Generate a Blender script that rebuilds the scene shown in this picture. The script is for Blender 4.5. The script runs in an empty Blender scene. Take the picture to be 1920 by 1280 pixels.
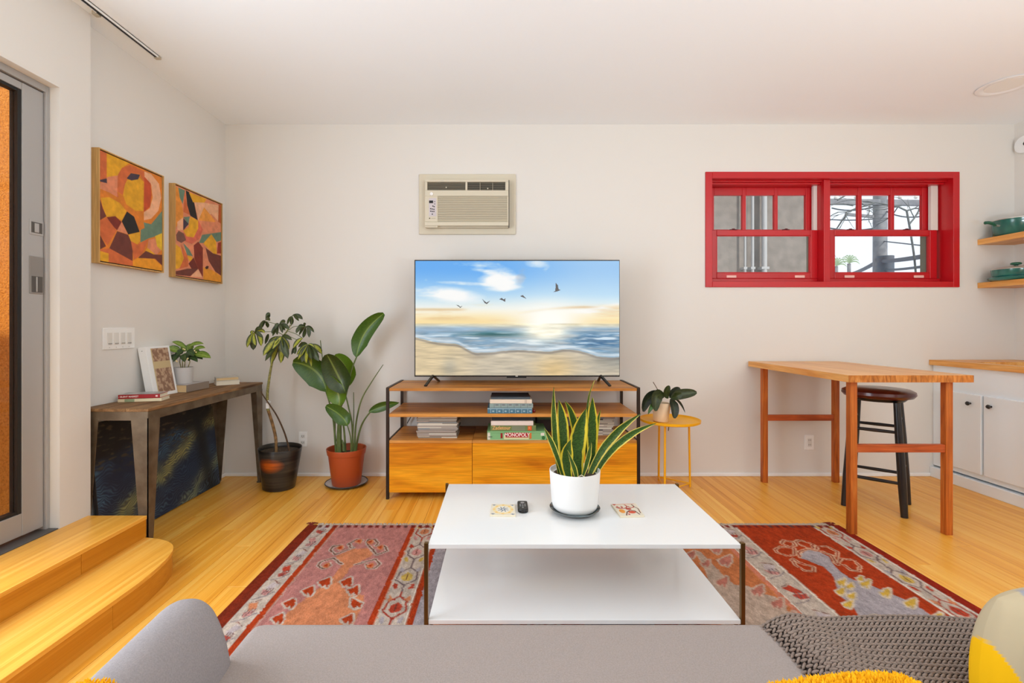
import bpy, math, random
import numpy as np
from mathutils import Vector, Matrix
random.seed(7); RNG = np.random.default_rng(7)
R = math.radians
S = bpy.context.scene
COL = S.collection
# ------------------------------------------------------------------ camera
H = 1.17; F = 900.0; VX = 942.0; VY = 612.0
cd = bpy.data.cameras.new('camera'); cam = bpy.data.objects.new('camera', cd); COL.objects.link(cam)
cam.location = (0, 0, H); cam.rotation_euler = (R(90), 0, 0)
cd.sensor_fit = 'HORIZONTAL'; cd.sensor_width = 36; cd.lens = F/1920*36
cd.shift_x = (960-VX)/1920; cd.shift_y = -(640-VY)/1920; cd.clip_start = .02
S.camera = cam
# ------------------------------------------------------------------ sky, sun, daylight
wd = bpy.data.worlds.new('sky'); S.world = wd; wd.use_nodes = True
bg = wd.node_tree.nodes['Background']; bg.inputs[0].default_value = (.86, .93, 1, 1); bg.inputs[1].default_value = 1.4
def light(name, kind, loc, rot, energy, color=(1,1,1), size=None):
    l = bpy.data.lights.new(name, kind); o = bpy.data.objects.new(name, l); COL.objects.link(o)
    o.location = loc; o.rotation_euler = rot; l.energy = energy; l.color = color
    if size: l.shape = 'RECTANGLE'; l.size, l.size_y = size
    return o
sun = light('sun', 'SUN', (0, 0, 8), (0, 0, 0), 5.0, (1, .95, .86)); sun.data.angle = R(1)
sun.rotation_euler = Vector((-.45, .7, -.75)).to_track_quat('-Z', 'Y').to_euler()
light('rear_window_daylight', 'AREA', (.9, -2.5, 1.75), (R(90), 0, 0), 14, (.72, .87, 1), (5.2, 1.7))
light('door_daylight', 'AREA', (-2.13, 1.0, 1.3), (0, R(-90), 0), 84, (.72, .87, 1), (1.9, 1.5))
light('added_uplight', 'AREA', (2.1, -.7, .85), (R(180), 0, 0), 172, (.73, .875, 1), (.9, .9))  # unseen fill light added to lift the ceiling; no lamp stands here
S.view_settings.view_transform = 'Standard'; S.view_settings.look = 'None'
S.view_settings.gamma = 1; S.view_settings.exposure = -0.24; S.view_settings.use_curve_mapping = False
S.cycles.max_bounces = 10; S.cycles.diffuse_bounces = 6
# ------------------------------------------------------------------ helpers
def at(px, py, Y): return Vector(((px-VX)*Y/F, Y, H-(py-VY)*Y/F))
def lin(c):
    if isinstance(c, str): c = tuple(int(c[i:i+2], 16) for i in (0, 2, 4))
    c = [x/255 for x in c[:3]]
    return tuple(x/12.92 if x <= .04045 else ((x+.055)/1.055)**2.4 for x in c)
def l4(c): return (*lin(c), 1)
class N:
    def __init__(s, name):
        s.m = bpy.data.materials.new(name); s.m.use_nodes = True; s.t = s.m.node_tree; s.b = s.t.nodes['Principled BSDF']
    def n(s, kind, **kw):
        x = s.t.nodes.new('ShaderNode'+kind)
        for k, v in kw.items():
            if k.startswith('i_'):
                k = k[2:]; k = int(k) if k.isdigit() else k
                x.inputs[k].default_value = v
            else: setattr(x, k, v)
        return x
    def l(s, a, ao, b, bi): s.t.links.new(a.outputs[ao], b.inputs[bi])
    def ramp(s, stops):
        r = s.n('ValToRGB'); e = r.color_ramp.elements
        e[0].position, e[0].color = stops[0][0], l4(stops[0][1]); e[1].position, e[1].color = stops[-1][0], l4(stops[-1][1])
        for p, c in stops[1:-1]: q = e.new(p); q.color = l4(c)
        return r
    def bump(s, src, out, strength, dist=.002):
        b = s.n('Bump', i_Strength=strength, i_Distance=dist); s.l(src, out, b, 'Height'); s.l(b, 0, s.b, 'Normal')
def pbr(name, c, rough=.5, metal=0, bump=0, bscale=200, var=0, spec=.5, coat=0, c2=None, vscale=6):
    k = N(name); k.b.inputs['Base Color'].default_value = l4(c); k.b.inputs['Roughness'].default_value = rough
    k.b.inputs['Metallic'].default_value = metal; k.b.inputs['Specular IOR Level'].default_value = spec
    k.b.inputs['Coat Weight'].default_value = coat
    tc = k.n('TexCoord')
    if c2:
        nz = k.n('TexNoise', i_Scale=vscale, i_Detail=6); k.l(tc, 'Object', nz, 'Vector')
        r = k.ramp([(.35, c), (.65, c2)]); k.l(nz, 0, r, 0); k.l(r, 0, k.b, 'Base Color')
    if bump:
        nz = k.n('TexNoise', i_Scale=bscale, i_Detail=3); k.l(tc, 'Object', nz, 'Vector'); k.bump(nz, 0, bump)
    return k.m
def wood(name, cols, axis='X', scale=9, rough=.45, fine=.25, stretch=14, dist=1.5, valvar=.1, spec=.3):
    """grain runs along axis; cols is a list of ramp stops"""
    k = N(name); tc = k.n('TexCoord'); oi = k.n('ObjectInfo')
    mu = k.n('Math', operation='MULTIPLY', i_1=17.0); k.l(oi, 'Random', mu, 0)
    cb = k.n('CombineXYZ'); [k.l(mu, 0, cb, i) for i in range(3)]
    ad = k.n('VectorMath', operation='ADD'); k.l(tc, 'Object', ad, 0); k.l(cb, 0, ad, 1)
    sc = [scale]*3; sc['XYZ'.index(axis)] = scale/stretch
    mp = k.n('Mapping'); mp.inputs['Scale'].default_value = sc; k.l(ad, 0, mp, 'Vector')
    n1 = k.n('TexNoise', i_Scale=1.0, i_Detail=5, i_Distortion=dist); k.l(mp, 0, n1, 'Vector')
    r = k.ramp(cols); k.l(n1, 0, r, 0)
    sc2 = [scale*16]*3; sc2['XYZ'.index(axis)] = scale*.5
    mp2 = k.n('Mapping'); mp2.inputs['Scale'].default_value = sc2; k.l(ad, 0, mp2, 'Vector')
    n2 = k.n('TexNoise', i_Scale=1.0, i_Detail=2); k.l(mp2, 0, n2, 'Vector')
    mr = k.n('MapRange', i_1=.3, i_2=.7, i_3=1-fine, i_4=1.0+fine*.4); k.l(n2, 0, mr, 0)
    mr2 = k.n('MapRange', i_3=1-valvar, i_4=1+valvar); k.l(oi, 'Random', mr2, 0)
    m3 = k.n('Math', operation='MULTIPLY'); k.l(mr, 0, m3, 0); k.l(mr2, 0, m3, 1)
    hs = k.n('HueSaturation'); k.l(r, 0, hs, 'Color'); k.l(m3, 0, hs, 'Value'); k.l(hs, 0, k.b, 'Base Color')
    k.b.inputs['Roughness'].default_value = rough; k.b.inputs['Specular IOR Level'].default_value = spec
    k.bump(n2, 0, .15, .001)
    return k.m
def bamboo(name, lo, mid, hi, vertical=False, rough=.34):
    """edge-grain bamboo: 19 mm strips along Y, each of its own tone"""
    k = N(name); tc = k.n('TexCoord'); oi = k.n('ObjectInfo'); sx = k.n('SeparateXYZ'); k.l(tc, 'Object', sx, 0)
    a = k.n('Math', operation='MULTIPLY', i_1=53.0)
    if vertical: k.l(sx, 'Z', a, 0)
    else: k.l(sx, 'X', a, 0)
    f = k.n('Math', operation='FLOOR'); k.l(a, 0, f, 0)
    mu = k.n('Math', operation='MULTIPLY_ADD', i_1=71.3); k.l(oi, 'Random', mu, 0); k.l(f, 0, mu, 2)
    wn = k.n('TexWhiteNoise', noise_dimensions='1D'); k.l(mu, 0, wn, 'W')
    cb = k.n('CombineXYZ'); [k.l(mu, 0, cb, i) for i in (0, 1)]
    ad = k.n('VectorMath', operation='ADD'); k.l(tc, 'Object', ad, 0); k.l(cb, 0, ad, 1)
    mp = k.n('Mapping'); mp.inputs['Scale'].default_value = (260, 2.2, 260); k.l(ad, 0, mp, 'Vector')
    nz = k.n('TexNoise', i_Scale=1, i_Detail=4); k.l(mp, 0, nz, 'Vector')
    mp2 = k.n('Mapping'); mp2.inputs['Scale'].default_value = (30, 1.1, 30); k.l(ad, 0, mp2, 'Vector')
    nz2 = k.n('TexNoise', i_Scale=1, i_Detail=3); k.l(mp2, 0, nz2, 'Vector')
    m1 = k.n('Math', operation='MULTIPLY', i_1=.22); k.l(wn, 'Value', m1, 0)
    m2 = k.n('Math', operation='MULTIPLY_ADD', i_1=.42); k.l(nz, 0, m2, 0); k.l(m1, 0, m2, 2)
    m4 = k.n('Math', operation='MULTIPLY_ADD', i_1=.4); k.l(nz2, 0, m4, 0); k.l(m2, 0, m4, 2)
    m3 = k.n('Math', operation='MULTIPLY_ADD', i_1=.16); k.l(oi, 'Random', m3, 0); k.l(m4, 0, m3, 2)
    r = k.ramp([(.28, lo), (.55, mid), (.86, hi)]); k.l(m3, 0, r, 0); k.l(r, 0, k.b, 'Base Color')
    k.b.inputs['Roughness'].default_value = rough
    return k.m
def attr_mat(name, rough=.6, emit=0, weave=0, spec=.4, coat=0):
    k = N(name); a = k.n('Attribute', attribute_name='Col')
    k.b.inputs['Roughness'].default_value = rough; k.b.inputs['Specular IOR Level'].default_value = spec; k.b.inputs['Coat Weight'].default_value = coat
    if emit:
        k.b.inputs['Base Color'].default_value = (.01, .01, .01, 1); k.l(a, 'Color', k.b, 'Emission Color'); k.b.inputs['Emission Strength'].default_value = emit
    else: k.l(a, 'Color', k.b, 'Base Color')
    if weave:
        tc = k.n('TexCoord'); mp = k.n('Mapping'); mp.inputs['Scale'].default_value = (350, 120, 350); k.l(tc, 'Object', mp, 'Vector')
        nz = k.n('TexNoise', i_Scale=1, i_Detail=3); k.l(mp, 0, nz, 'Vector'); k.bump(nz, 0, weave, .003)
        mr = k.n('MapRange', i_1=.3, i_2=.7, i_3=.72, i_4=1.15); k.l(nz, 0, mr, 0)
        hs = k.n('HueSaturation'); k.l(a, 'Color', hs, 'Color'); k.l(mr, 0, hs, 'Value'); k.l(hs, 0, k.b, 'Base Color')
    return k.m
def leaf_mat(name, mid, mid2, edge, edge_w=.75, soft=.12, bands=0, rib=None, rough=.42):
    k = N(name); uv = k.n('UVMap'); sx = k.n('SeparateXYZ'); k.l(uv, 0, sx, 0)
    a = k.n('Math', operation='MULTIPLY_ADD', i_1=2.0, i_2=-1.0); k.l(sx, 'X', a, 0)
    ab = k.n('Math', operation='ABSOLUTE'); k.l(a, 0, ab, 0)
    tc = k.n('TexCoord'); nz = k.n('TexNoise', i_Scale=45, i_Detail=4); k.l(tc, 'Object', nz, 'Vector')
    w = k.n('Math', operation='MULTIPLY_ADD', i_1=.3); k.l(nz, 0, w, 0); k.l(ab, 0, w, 2)
    mr = k.n('MapRange', i_1=edge_w+.15-soft, i_2=edge_w+.15+soft, i_3=0.0, i_4=1.0); k.l(w, 0, mr, 0)
    mp = k.n('Mapping'); mp.inputs['Scale'].default_value = (3, bands or 5, 1); k.l(uv, 0, mp, 'Vector')
    nb = k.n('TexNoise', i_Scale=2.0, i_Detail=3, i_Distortion=.6); k.l(mp, 0, nb, 'Vector')
    r = k.ramp([(.4, mid), (.6, mid2)]); k.l(nb, 0, r, 0)
    mx = k.n('Mix', data_type='RGBA'); k.l(mr, 0, mx, 'Factor'); k.l(r, 0, mx, 'A'); mx.inputs['B'].default_value = l4(edge)
    out = mx
    if rib:
        lt = k.n('MapRange', i_1=.05, i_2=.1, i_3=1.0, i_4=0.0); k.l(ab, 0, lt, 0)
        m2 = k.n('Mix', data_type='RGBA'); k.l(lt, 0, m2, 'Factor'); k.l(mx, 'Result', m2, 'A'); m2.inputs['B'].default_value = l4(rib); out = m2
    k.l(out, 'Result', k.b, 'Base Color'); k.b.inputs['Roughness'].default_value = rough
    wv = k.n('Mapping'); wv.inputs['Scale'].default_value = (2, 60, 1); k.l(uv, 0, wv, 'Vector')
    n3 = k.n('TexNoise', i_Scale=1, i_Detail=1); k.l(wv, 0, n3, 'Vector'); k.bump(n3, 0, .25, .002)
    return k.m
WL = {}
def wl(o): return WL.get(o.name, Vector((0, 0, 0))) if o is not None else Vector((0, 0, 0))
def link(name, me, mat=None, parent=None):
    o = bpy.data.objects.new(name, me); COL.objects.link(o)
    if mat:
        for m in (mat if isinstance(mat, (list, tuple)) else [mat]): me.materials.append(m)
    if parent is not None: o.parent = parent; WL[o.name] = wl(parent).copy()
    return o
def tag(o, label=None, cat=None, group=None, kind=None):
    if label: o['label'] = label
    if cat: o['category'] = cat
    if group: o['group'] = group
    if kind: o['kind'] = kind
    return o
def thing(name, label, cat, loc=(0, 0, 0), group=None, kind=None):
    o = bpy.data.objects.new(name, None); COL.objects.link(o); o.location = loc; WL[o.name] = Vector(loc)
    o.empty_display_size = .05
    return tag(o, label, cat, group, kind)
class MB:
    def __init__(s, M=None): s.v = []; s.f = []; s.mi = []; s.uv = {}; s.M = M
    def add(s, vs, fs, mi=0):
        k = len(s.v)
        for p in vs:
            p = Vector(p); s.v.append(s.M @ p if s.M else p)
        for q in fs: s.f.append([i+k for i in q]); s.mi.append(mi)
        return k
    def box(s, x0, x1, y0, y1, z0, z1, mi=0):
        vs = [(x, y, z) for z in (z0, z1) for y in (y0, y1) for x in (x0, x1)]
        s.add(vs, [(0, 2, 3, 1), (4, 5, 7, 6), (0, 1, 5, 4), (2, 6, 7, 3), (0, 4, 6, 2), (1, 3, 7, 5)], mi); return s
    def bar(s, a, b, w, h=None, up=(0, 0, 1), mi=0, w2=None, h2=None):
        """square bar from a to b, width w, height h, with optional end taper"""
        h = h or w; a = Vector(a); b = Vector(b); d = (b-a).normalized(); u = Vector(up)
        if abs(d.dot(u)) > .99: u = Vector((0, 1, 0))
        sd = d.cross(u).normalized(); u = sd.cross(d).normalized()
        w2 = w2 or w; h2 = h2 or h
        vs = [p+sd*i*ww/2+u*j*hh/2 for p, ww, hh in ((a, w, h), (b, w2, h2)) for i, j in ((-1, -1), (1, -1), (1, 1), (-1, 1))]
        s.add(vs, [(3, 2, 1, 0), (4, 5, 6, 7), (0, 1, 5, 4), (1, 2, 6, 5), (2, 3, 7, 6), (3, 0, 4, 7)], mi); return s
    def tube(s, pts, r, seg=10, mi=0, cap=True):
        pts = [Vector(p) for p in pts]; n = len(pts)
        rr = r if isinstance(r, (list, tuple)) else [r]*n
        t0 = (pts[1]-pts[0]).normalized(); ref = Vector((0, 0, 1)) if abs(t0.z) < .9 else Vector((1, 0, 0))
        nn = t0.cross(ref).normalized(); vs = []
        for i, p in enumerate(pts):
            t = (pts[min(i+1, n-1)]-pts[max(i-1, 0)]).normalized()
            nn = (nn-t*nn.dot(t)).normalized(); bb = t.cross(nn)
            for k in range(seg):
                a = 2*math.pi*k/seg; vs.append(p+(nn*math.cos(a)+bb*math.sin(a))*rr[i])
        fs = [(i*seg+k, i*seg+(k+1) % seg, (i+1)*seg+(k+1) % seg, (i+1)*seg+k) for i in range(n-1) for k in range(seg)]
        if cap: fs += [tuple(range(seg))[::-1], tuple(range((n-1)*seg, n*seg))]
        s.add(vs, fs, mi); return s
    def lathe(s, c, prof, seg=40, mi=0, sx=1, sy=1, M=None):
        c = Vector(c); vs = []; n = len(prof)
        for r, z in prof:
            for k in range(seg):
                a = 2*math.pi*k/seg; p = Vector((r*math.cos(a)*sx, r*math.sin(a)*sy, z))
                vs.append(c+(M @ p if M else p))
        fs = [(i*seg+k, i*seg+(k+1) % seg, (i+1)*seg+(k+1) % seg, (i+1)*seg+k) for i in range(n-1) for k in range(seg)]
        if prof[0][0] > .02 and prof[-1][0] > .02: fs += [((n-1)*seg+k, (n-1)*seg+(k+1) % seg, (k+1) % seg, k) for k in range(seg)]   # a ring
        else: fs += [tuple(range(seg))[::-1], tuple(range((n-1)*seg, n*seg))]
        s.add(vs, fs, mi); return s
    def prism(s, poly, lo, hi, axis='Z', mi=0):
        n = len(poly)
        def P(a, b, c): return {'Z': (a, b, c), 'Y': (a, c, b), 'X': (c, a, b)}[axis]
        vs = [P(a, b, lo) for a, b in poly]+[P(a, b, hi) for a, b in poly]
        s.add(vs, [tuple(range(n))[::-1], tuple(range(n, 2*n))]+[(i, (i+1) % n, n+(i+1) % n, n+i) for i in range(n)], mi); return s
    def build(s, name, mat, parent=None, smooth=False, bevel=0, seg=2, fix=True, angle=40):
        me = bpy.data.meshes.new(name); o0 = wl(parent)
        me.from_pydata([tuple(p-o0) for p in s.v], [], s.f)
        for p, m in zip(me.polygons, s.mi): p.material_index = m
        if fix:
            import bmesh; b = bmesh.new(); b.from_mesh(me); bmesh.ops.recalc_face_normals(b, faces=b.faces); b.to_mesh(me); b.free()
        o = link(name, me, mat, parent)
        if smooth:
            me.shade_smooth()
            if angle < 180: me.set_sharp_from_angle(angle=R(angle))
        if bevel:
            md = o.modifiers.new('bevel', 'BEVEL'); md.width = bevel; md.segments = seg; md.limit_method = 'ANGLE'; md.angle_limit = R(35)
        return o
def bx(name, mat, parent, x0, x1, y0, y1, z0, z1, bevel=.0015): return MB().box(x0, x1, y0, y1, z0, z1).build(name, mat, parent, bevel=bevel)
def grid_mesh(name, P, mat, parent=None, cols=None, smooth=True):
    """P: (h,w,3) array of points; cols: (h,w,3) sRGB 0..255"""
    h, w, _ = P.shape; me = bpy.data.meshes.new(name); me.vertices.add(h*w)
    o0 = np.array(wl(parent)); me.vertices.foreach_set('co', (P.reshape(-1, 3)-o0).ravel())
    i = (np.arange(h-1)[:, None]*w+np.arange(w-1)[None]).ravel(); q = np.stack([i, i+1, i+1+w, i+w], 1)
    me.loops.add(q.size); me.loops.foreach_set('vertex_index', q.ravel().astype(np.int32))
    me.polygons.add(len(q)); me.polygons.foreach_set('loop_start', (np.arange(len(q))*4).astype(np.int32))
    me.update(calc_edges=True)
    if cols is not None:
        c = cols.reshape(-1, 3)/255.; c = np.where(c <= .04045, c/12.92, ((np.clip(c, 0, None)+.055)/1.055)**2.4)
        at_ = me.color_attributes.new('Col', 'FLOAT_COLOR', 'POINT'); at_.data.foreach_set('color', np.hstack([c, np.ones((len(c), 1))]).ravel())
    if smooth: me.shade_smooth()
    me.validate(); return link(name, me, mat, parent)
def plane_grid(name, O, U, V, img, mat, parent=None):
    """flat print: O corner of the first pixel, U along columns, V along rows"""
    h, w, _ = img.shape; u = np.linspace(0, 1, w)[None, :, None]; v = np.linspace(0, 1, h)[:, None, None]
    P = np.array(O)[None, None]+u*np.array(U)[None, None]+v*np.array(V)[None, None]
    return grid_mesh(name, P, mat, parent, img, smooth=False)
class Ras:
    """tiny anti-aliased painter for flat prints; coordinates 0..1, v downwards"""
    def __init__(s, w, h, bgc, ss=2): s.w, s.h, s.ss = w*ss, h*ss, ss; s.a = np.empty((s.h, s.w, 3)); s.a[:] = bgc
    def _bb(s, us, vs, pad=0):
        x0 = max(int(min(us)*s.w-pad)-1, 0); x1 = min(int(max(us)*s.w+pad)+2, s.w); y0 = max(int(min(vs)*s.h-pad)-1, 0); y1 = min(int(max(vs)*s.h+pad)+2, s.h)
        return x0, x1, y0, y1
    def poly(s, pts, c):
        us = [p[0] for p in pts]; vs = [p[1] for p in pts]; x0, x1, y0, y1 = s._bb(us, vs)
        if x1 <= x0 or y1 <= y0: return
        X, Y = np.meshgrid(np.arange(x0, x1)+.5, np.arange(y0, y1)+.5); ins = np.zeros(X.shape, bool); n = len(pts)
        for i in range(n):
            ax, ay = us[i]*s.w, vs[i]*s.h; bx_, by = us[(i+1) % n]*s.w, vs[(i+1) % n]*s.h
            if ay == by: continue
            ins ^= ((ay > Y) != (by > Y)) & (X < (bx_-ax)*(Y-ay)/(by-ay)+ax)
        s.a[y0:y1, x0:x1][ins] = c
    def line(s, pts, wd, c, close=False):
        """wd in fraction of width"""
        if close: pts = pts+[pts[0]]
        r = wd*s.w/2
        for p, q in zip(pts[:-1], pts[1:]):
            x0, x1, y0, y1 = s._bb([p[0], q[0]], [p[1], q[1]], r+1)
            if x1 <= x0 or y1 <= y0: continue
            X, Y = np.meshgrid(np.arange(x0, x1)+.5, np.arange(y0, y1)+.5); a = np.array([p[0]*s.w, p[1]*s.h]); b = np.array([q[0]*s.w, q[1]*s.h]); d = b-a
            t = np.clip(((X-a[0])*d[0]+(Y-a[1])*d[1])/max(d@d, 1e-9), 0, 1); dd = np.hypot(X-a[0]-t*d[0], Y-a[1]-t*d[1])
            s.a[y0:y1, x0:x1][dd < r] = c
    def ell(s, cu, cv, ru, rv, c):
        n = 20; s.poly([(cu+ru*math.cos(2*math.pi*i/n), cv+rv*math.sin(2*math.pi*i/n)) for i in range(n)], c)
    def out(s, noise=0, scale=(1, 1)):
        a = s.a.reshape(s.h//s.ss, s.ss, s.w//s.ss, s.ss, 3).mean((1, 3))
        if noise: a = a+RNG.normal(0, noise, a.shape[:2])[..., None]
        return np.clip(a, 0, 255)
def fbm(h, w, fy, fx, octv=5, seed=0, gain=.55):
    g = np.random.default_rng(seed); out = np.zeros((h, w)); amp = 1; tot = 0
    for o in range(octv):
        ny, nx = int(fy*2**o)+2, int(fx*2**o)+2; r = g.random((ny+1, nx+1))
        y = np.linspace(0, fy*2**o, h, endpoint=False); x = np.linspace(0, fx*2**o, w, endpoint=False)
        yi = y.astype(int); xi = x.astype(int); ty = y-yi; tx = x-xi; ty = (ty*ty*(3-2*ty))[:, None]; tx = (tx*tx*(3-2*tx))[None]
        a = r[np.ix_(yi, xi)]; b = r[np.ix_(yi, xi+1)]; c = r[np.ix_(yi+1, xi)]; d = r[np.ix_(yi+1, xi+1)]
        out += amp*((a*(1-tx)+b*tx)*(1-ty)+(c*(1-tx)+d*tx)*ty); tot += amp; amp *= gain
    return out/tot
def bez(a, m, b, n):
    """curve through a, m (at half) and b"""
    a, m, b = Vector(a), Vector(m), Vector(b); c = m*2-(a+b)/2
    return [a*(1-t)**2+c*2*t*(1-t)+b*t*t for t in [i/(n-1) for i in range(n)]]
def smooth_path(pts, k=6):
    pts = [Vector(p) for p in pts]; out = []
    for i in range(len(pts)-1):
        p0 = pts[max(i-1, 0)]; p1 = pts[i]; p2 = pts[i+1]; p3 = pts[min(i+2, len(pts)-1)]
        for j in range(k):
            t = j/k; out.append(.5*((2*p1)+(p2-p0)*t+(2*p0-5*p1+4*p2-p3)*t*t+(3*p1-p0-3*p2+p3)*t**3))
    return out+[pts[-1]]
PROF = {'lance': lambda t: max(math.sin(math.pi*min(1, t**.85)), 0)**.8*(1 if t < .999 else 0)+.02,
        'paddle': lambda t: (min(1, (t/.3))**.6)*(max(0, 1-((t-.45)/.56)**2)**.5 if t > .45 else 1)+.01,
        'spoon': lambda t: .12+.88*max(0, math.sin(math.pi*min(1, t**1.5)))**.75 if t < .999 else .03,
        'sword': lambda t: (.55+.45*min(1, t/.45)) if t < .55 else max(0, 1-((t-.55)/.46)**1.8)+.005}
def leaf(name, sp, w, mat, parent, prof='lance', face=(0, -1, 0), cup=.12, n=12, twist=0, droop=0, wavy=0):
    """sp: three points or a list of spine points"""
    pts = bez(*sp, n) if len(sp) == 3 else [Vector(p) for p in sp]; n = len(pts); fc = Vector(face).normalized()
    vs = []; uvs = []; K = [-1, -.6, 0, .6, 1]; pf = PROF[prof]
    for i, p in enumerate(pts):
        t = i/(n-1); tg = (pts[min(i+1, n-1)]-pts[max(i-1, 0)]).normalized()
        sd = tg.cross(fc); sd = sd.normalized() if sd.length > 1e-4 else Vector((1, 0, 0)); nm = sd.cross(tg).normalized()
        if twist: Q = Matrix.Rotation(twist*t, 3, tg); sd = Q @ sd; nm = Q @ nm
        ww = w*pf(t)/2
        for q in K:
            wob = wavy*math.sin(t*19+q*3)*abs(q)
            vs.append(p+sd*q*ww-nm*(1-abs(q))*cup*ww*1.2+nm*wob); uvs.append(((q+1)/2, t))
    me = bpy.data.meshes.new(name); fs = [(i*5+k, i*5+k+1, (i+1)*5+k+1, (i+1)*5+k) for i in range(n-1) for k in range(4)]
    o0 = wl(parent); me.from_pydata([tuple(v-o0) for v in vs], [], fs); uvl = me.uv_layers.new(name='UVMap')
    for lp in me.loops: uvl.data[lp.index].uv = uvs[lp.vertex_index]
    me.shade_smooth(); return link(name, me, mat, parent)
def text(name, body, loc, size, rot, mat, parent, sx=1, bold=.0, ax='CENTER'):
    c = bpy.data.curves.new(name, 'FONT'); c.body = body; c.size = size; c.extrude = .0003; c.offset = bold; c.align_x = ax; c.align_y = 'CENTER'
    c.materials.append(mat); o = bpy.data.objects.new(name, c); COL.objects.link(o); o.parent = parent
    o.location = Vector(loc)-wl(parent); o.rotation_euler = rot; o.scale = (sx, 1, 1)
    bpy.context.view_layer.update(); me = bpy.data.meshes.new_from_object(o.evaluated_get(bpy.context.evaluated_depsgraph_get()))
    n = bpy.data.objects.new(name+'_tmp', me); COL.objects.link(n); n.parent = parent; n.location, n.rotation_euler, n.scale = o.location, o.rotation_euler, o.scale
    bpy.data.objects.remove(o); bpy.data.curves.remove(c); n.name = name; me.name = name; return n
# ------------------------------------------------------------------ materials
M_wall = pbr('white_paint', (226, 221, 214), .85, bump=.05, bscale=300)
M_ceil = pbr('ceiling_paint', (246, 249, 251), .9, bump=.04, bscale=200)
M_white = pbr('white_gloss', (242, 242, 241), .4)
M_lacq = pbr('white_lacquer', (232, 231, 229), .16, coat=.3)
M_plast = pbr('white_plastic', (226, 222, 215), .35)
M_red = pbr('red_window_paint', (190, 12, 24), .32, coat=.2)
M_cab = pbr('cabinet_paint', (240, 246, 250), .4)
M_black = pbr('black_plastic', (14, 14, 15), .3)
M_dark = pbr('dark_steel', (52, 40, 33), .45, metal=.6)
M_bronze = pbr('bronze_metal', (120, 92, 50), .35, metal=.9)
M_alu = pbr('brushed_aluminium', (176, 174, 172), .45, metal=.35, bump=.03, bscale=400)
M_alud = pbr('recess_metal', (96, 92, 88), .5, metal=.5)
M_rubber = pbr('black_rubber', (26, 25, 25), .6)
M_steel = pbr('rusty_steel', (122, 106, 86), .5, metal=.4, c2=(96, 80, 62), vscale=11, bump=.2, bscale=120)
M_yel = pbr('yellow_enamel', (246, 176, 8), .4)
M_ac = pbr('ac_cream_plastic', (214, 204, 182), .5)
M_acg = pbr('ac_grille_beige', (186, 175, 154), .6)
M_acd = pbr('ac_dark_vent', (84, 78, 66), .6)
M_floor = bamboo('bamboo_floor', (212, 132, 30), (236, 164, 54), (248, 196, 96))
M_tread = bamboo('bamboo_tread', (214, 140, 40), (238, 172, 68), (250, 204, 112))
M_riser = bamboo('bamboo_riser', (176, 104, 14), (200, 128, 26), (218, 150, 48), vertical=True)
M_acacia = wood('acacia_board', [(.3, (160, 94, 36)), (.5, (206, 136, 60)), (.72, (224, 158, 82))], 'X', 9, .42, stretch=10, dist=1.2)
M_front = wood('acacia_drawer', [(.3, (196, 112, 14)), (.46, (226, 146, 20)), (.62, (236, 160, 30)), (.8, (240, 172, 52))], 'X', 11, .38, stretch=9, dist=1.0, valvar=.06)
M_pine = wood('pine_top', [(.3, (214, 140, 62)), (.5, (232, 168, 92)), (.72, (240, 188, 124))], 'Y', 12, .3, stretch=12, fine=.15)
M_pinel = wood('stained_pine_leg', [(.28, (150, 68, 18)), (.5, (192, 98, 32)), (.75, (212, 124, 52))], 'Z', 16, .4, stretch=10, dist=2)
M_pinex = wood('stained_pine_rail', [(.28, (146, 62, 22)), (.5, (186, 84, 34)), (.75, (208, 112, 56))], 'X', 16, .4, stretch=10, dist=2)
M_count = wood('butcher_block', [(.3, (206, 134, 62)), (.5, (226, 160, 84)), (.72, (236, 182, 112))], 'Y', 12, .4, stretch=12, fine=.15)
M_old = wood('weathered_plank', [(.3, (84, 56, 32)), (.5, (136, 100, 64)), (.7, (164, 126, 84))], 'Y', 14, .7, stretch=9, dist=2, fine=.4)
M_frame = wood('pale_wood_frame', [(.3, (196, 148, 84)), (.7, (216, 172, 108))], 'Z', 14, .5)
M_fabric = pbr('grey_upholstery', (164, 151, 145), .95, bump=.5, bscale=900, c2=(152, 140, 133), vscale=300, spec=.2)
M_arm = pbr('grey_arm_upholstery', (158, 150, 150), .95, bump=.5, bscale=900, c2=(146, 139, 139), vscale=300, spec=.2)
M_knit = pbr('taupe_yarn', (148, 130, 118), .95, bump=.4, bscale=700, c2=(130, 114, 104), vscale=120, spec=.15)
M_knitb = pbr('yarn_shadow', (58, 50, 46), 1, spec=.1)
M_yarn = pbr('mustard_pile', (250, 192, 36), .95, c2=(234, 170, 22), vscale=80, spec=.1)
M_terra = pbr('terracotta_plastic', (176, 76, 34), .45)
M_soil = pbr('potting_soil', (52, 40, 30), 1, bump=1, bscale=90, c2=(84, 68, 50), vscale=70)
M_bark = pbr('brown_bark', (150, 112, 66), .8, c2=(104, 76, 42), vscale=40)
M_bark2 = pbr('dark_bark', (96, 68, 42), .8, c2=(70, 50, 34), vscale=40)
M_gstem = pbr('green_stem', (104, 118, 62), .5, c2=(84, 100, 48), vscale=20)
M_vstem = pbr('speckled_stem', (160, 154, 84), .7, c2=(96, 92, 50), vscale=70)
M_pages = pbr('book_pages', (222, 190, 140), .9, bump=.5, bscale=400)
M_pagel = pbr('pale_pages', (232, 222, 200), .9, bump=.4, bscale=400)
def solid(name, c, rough=.6, **k): return pbr(name, c, rough, **k)
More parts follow.
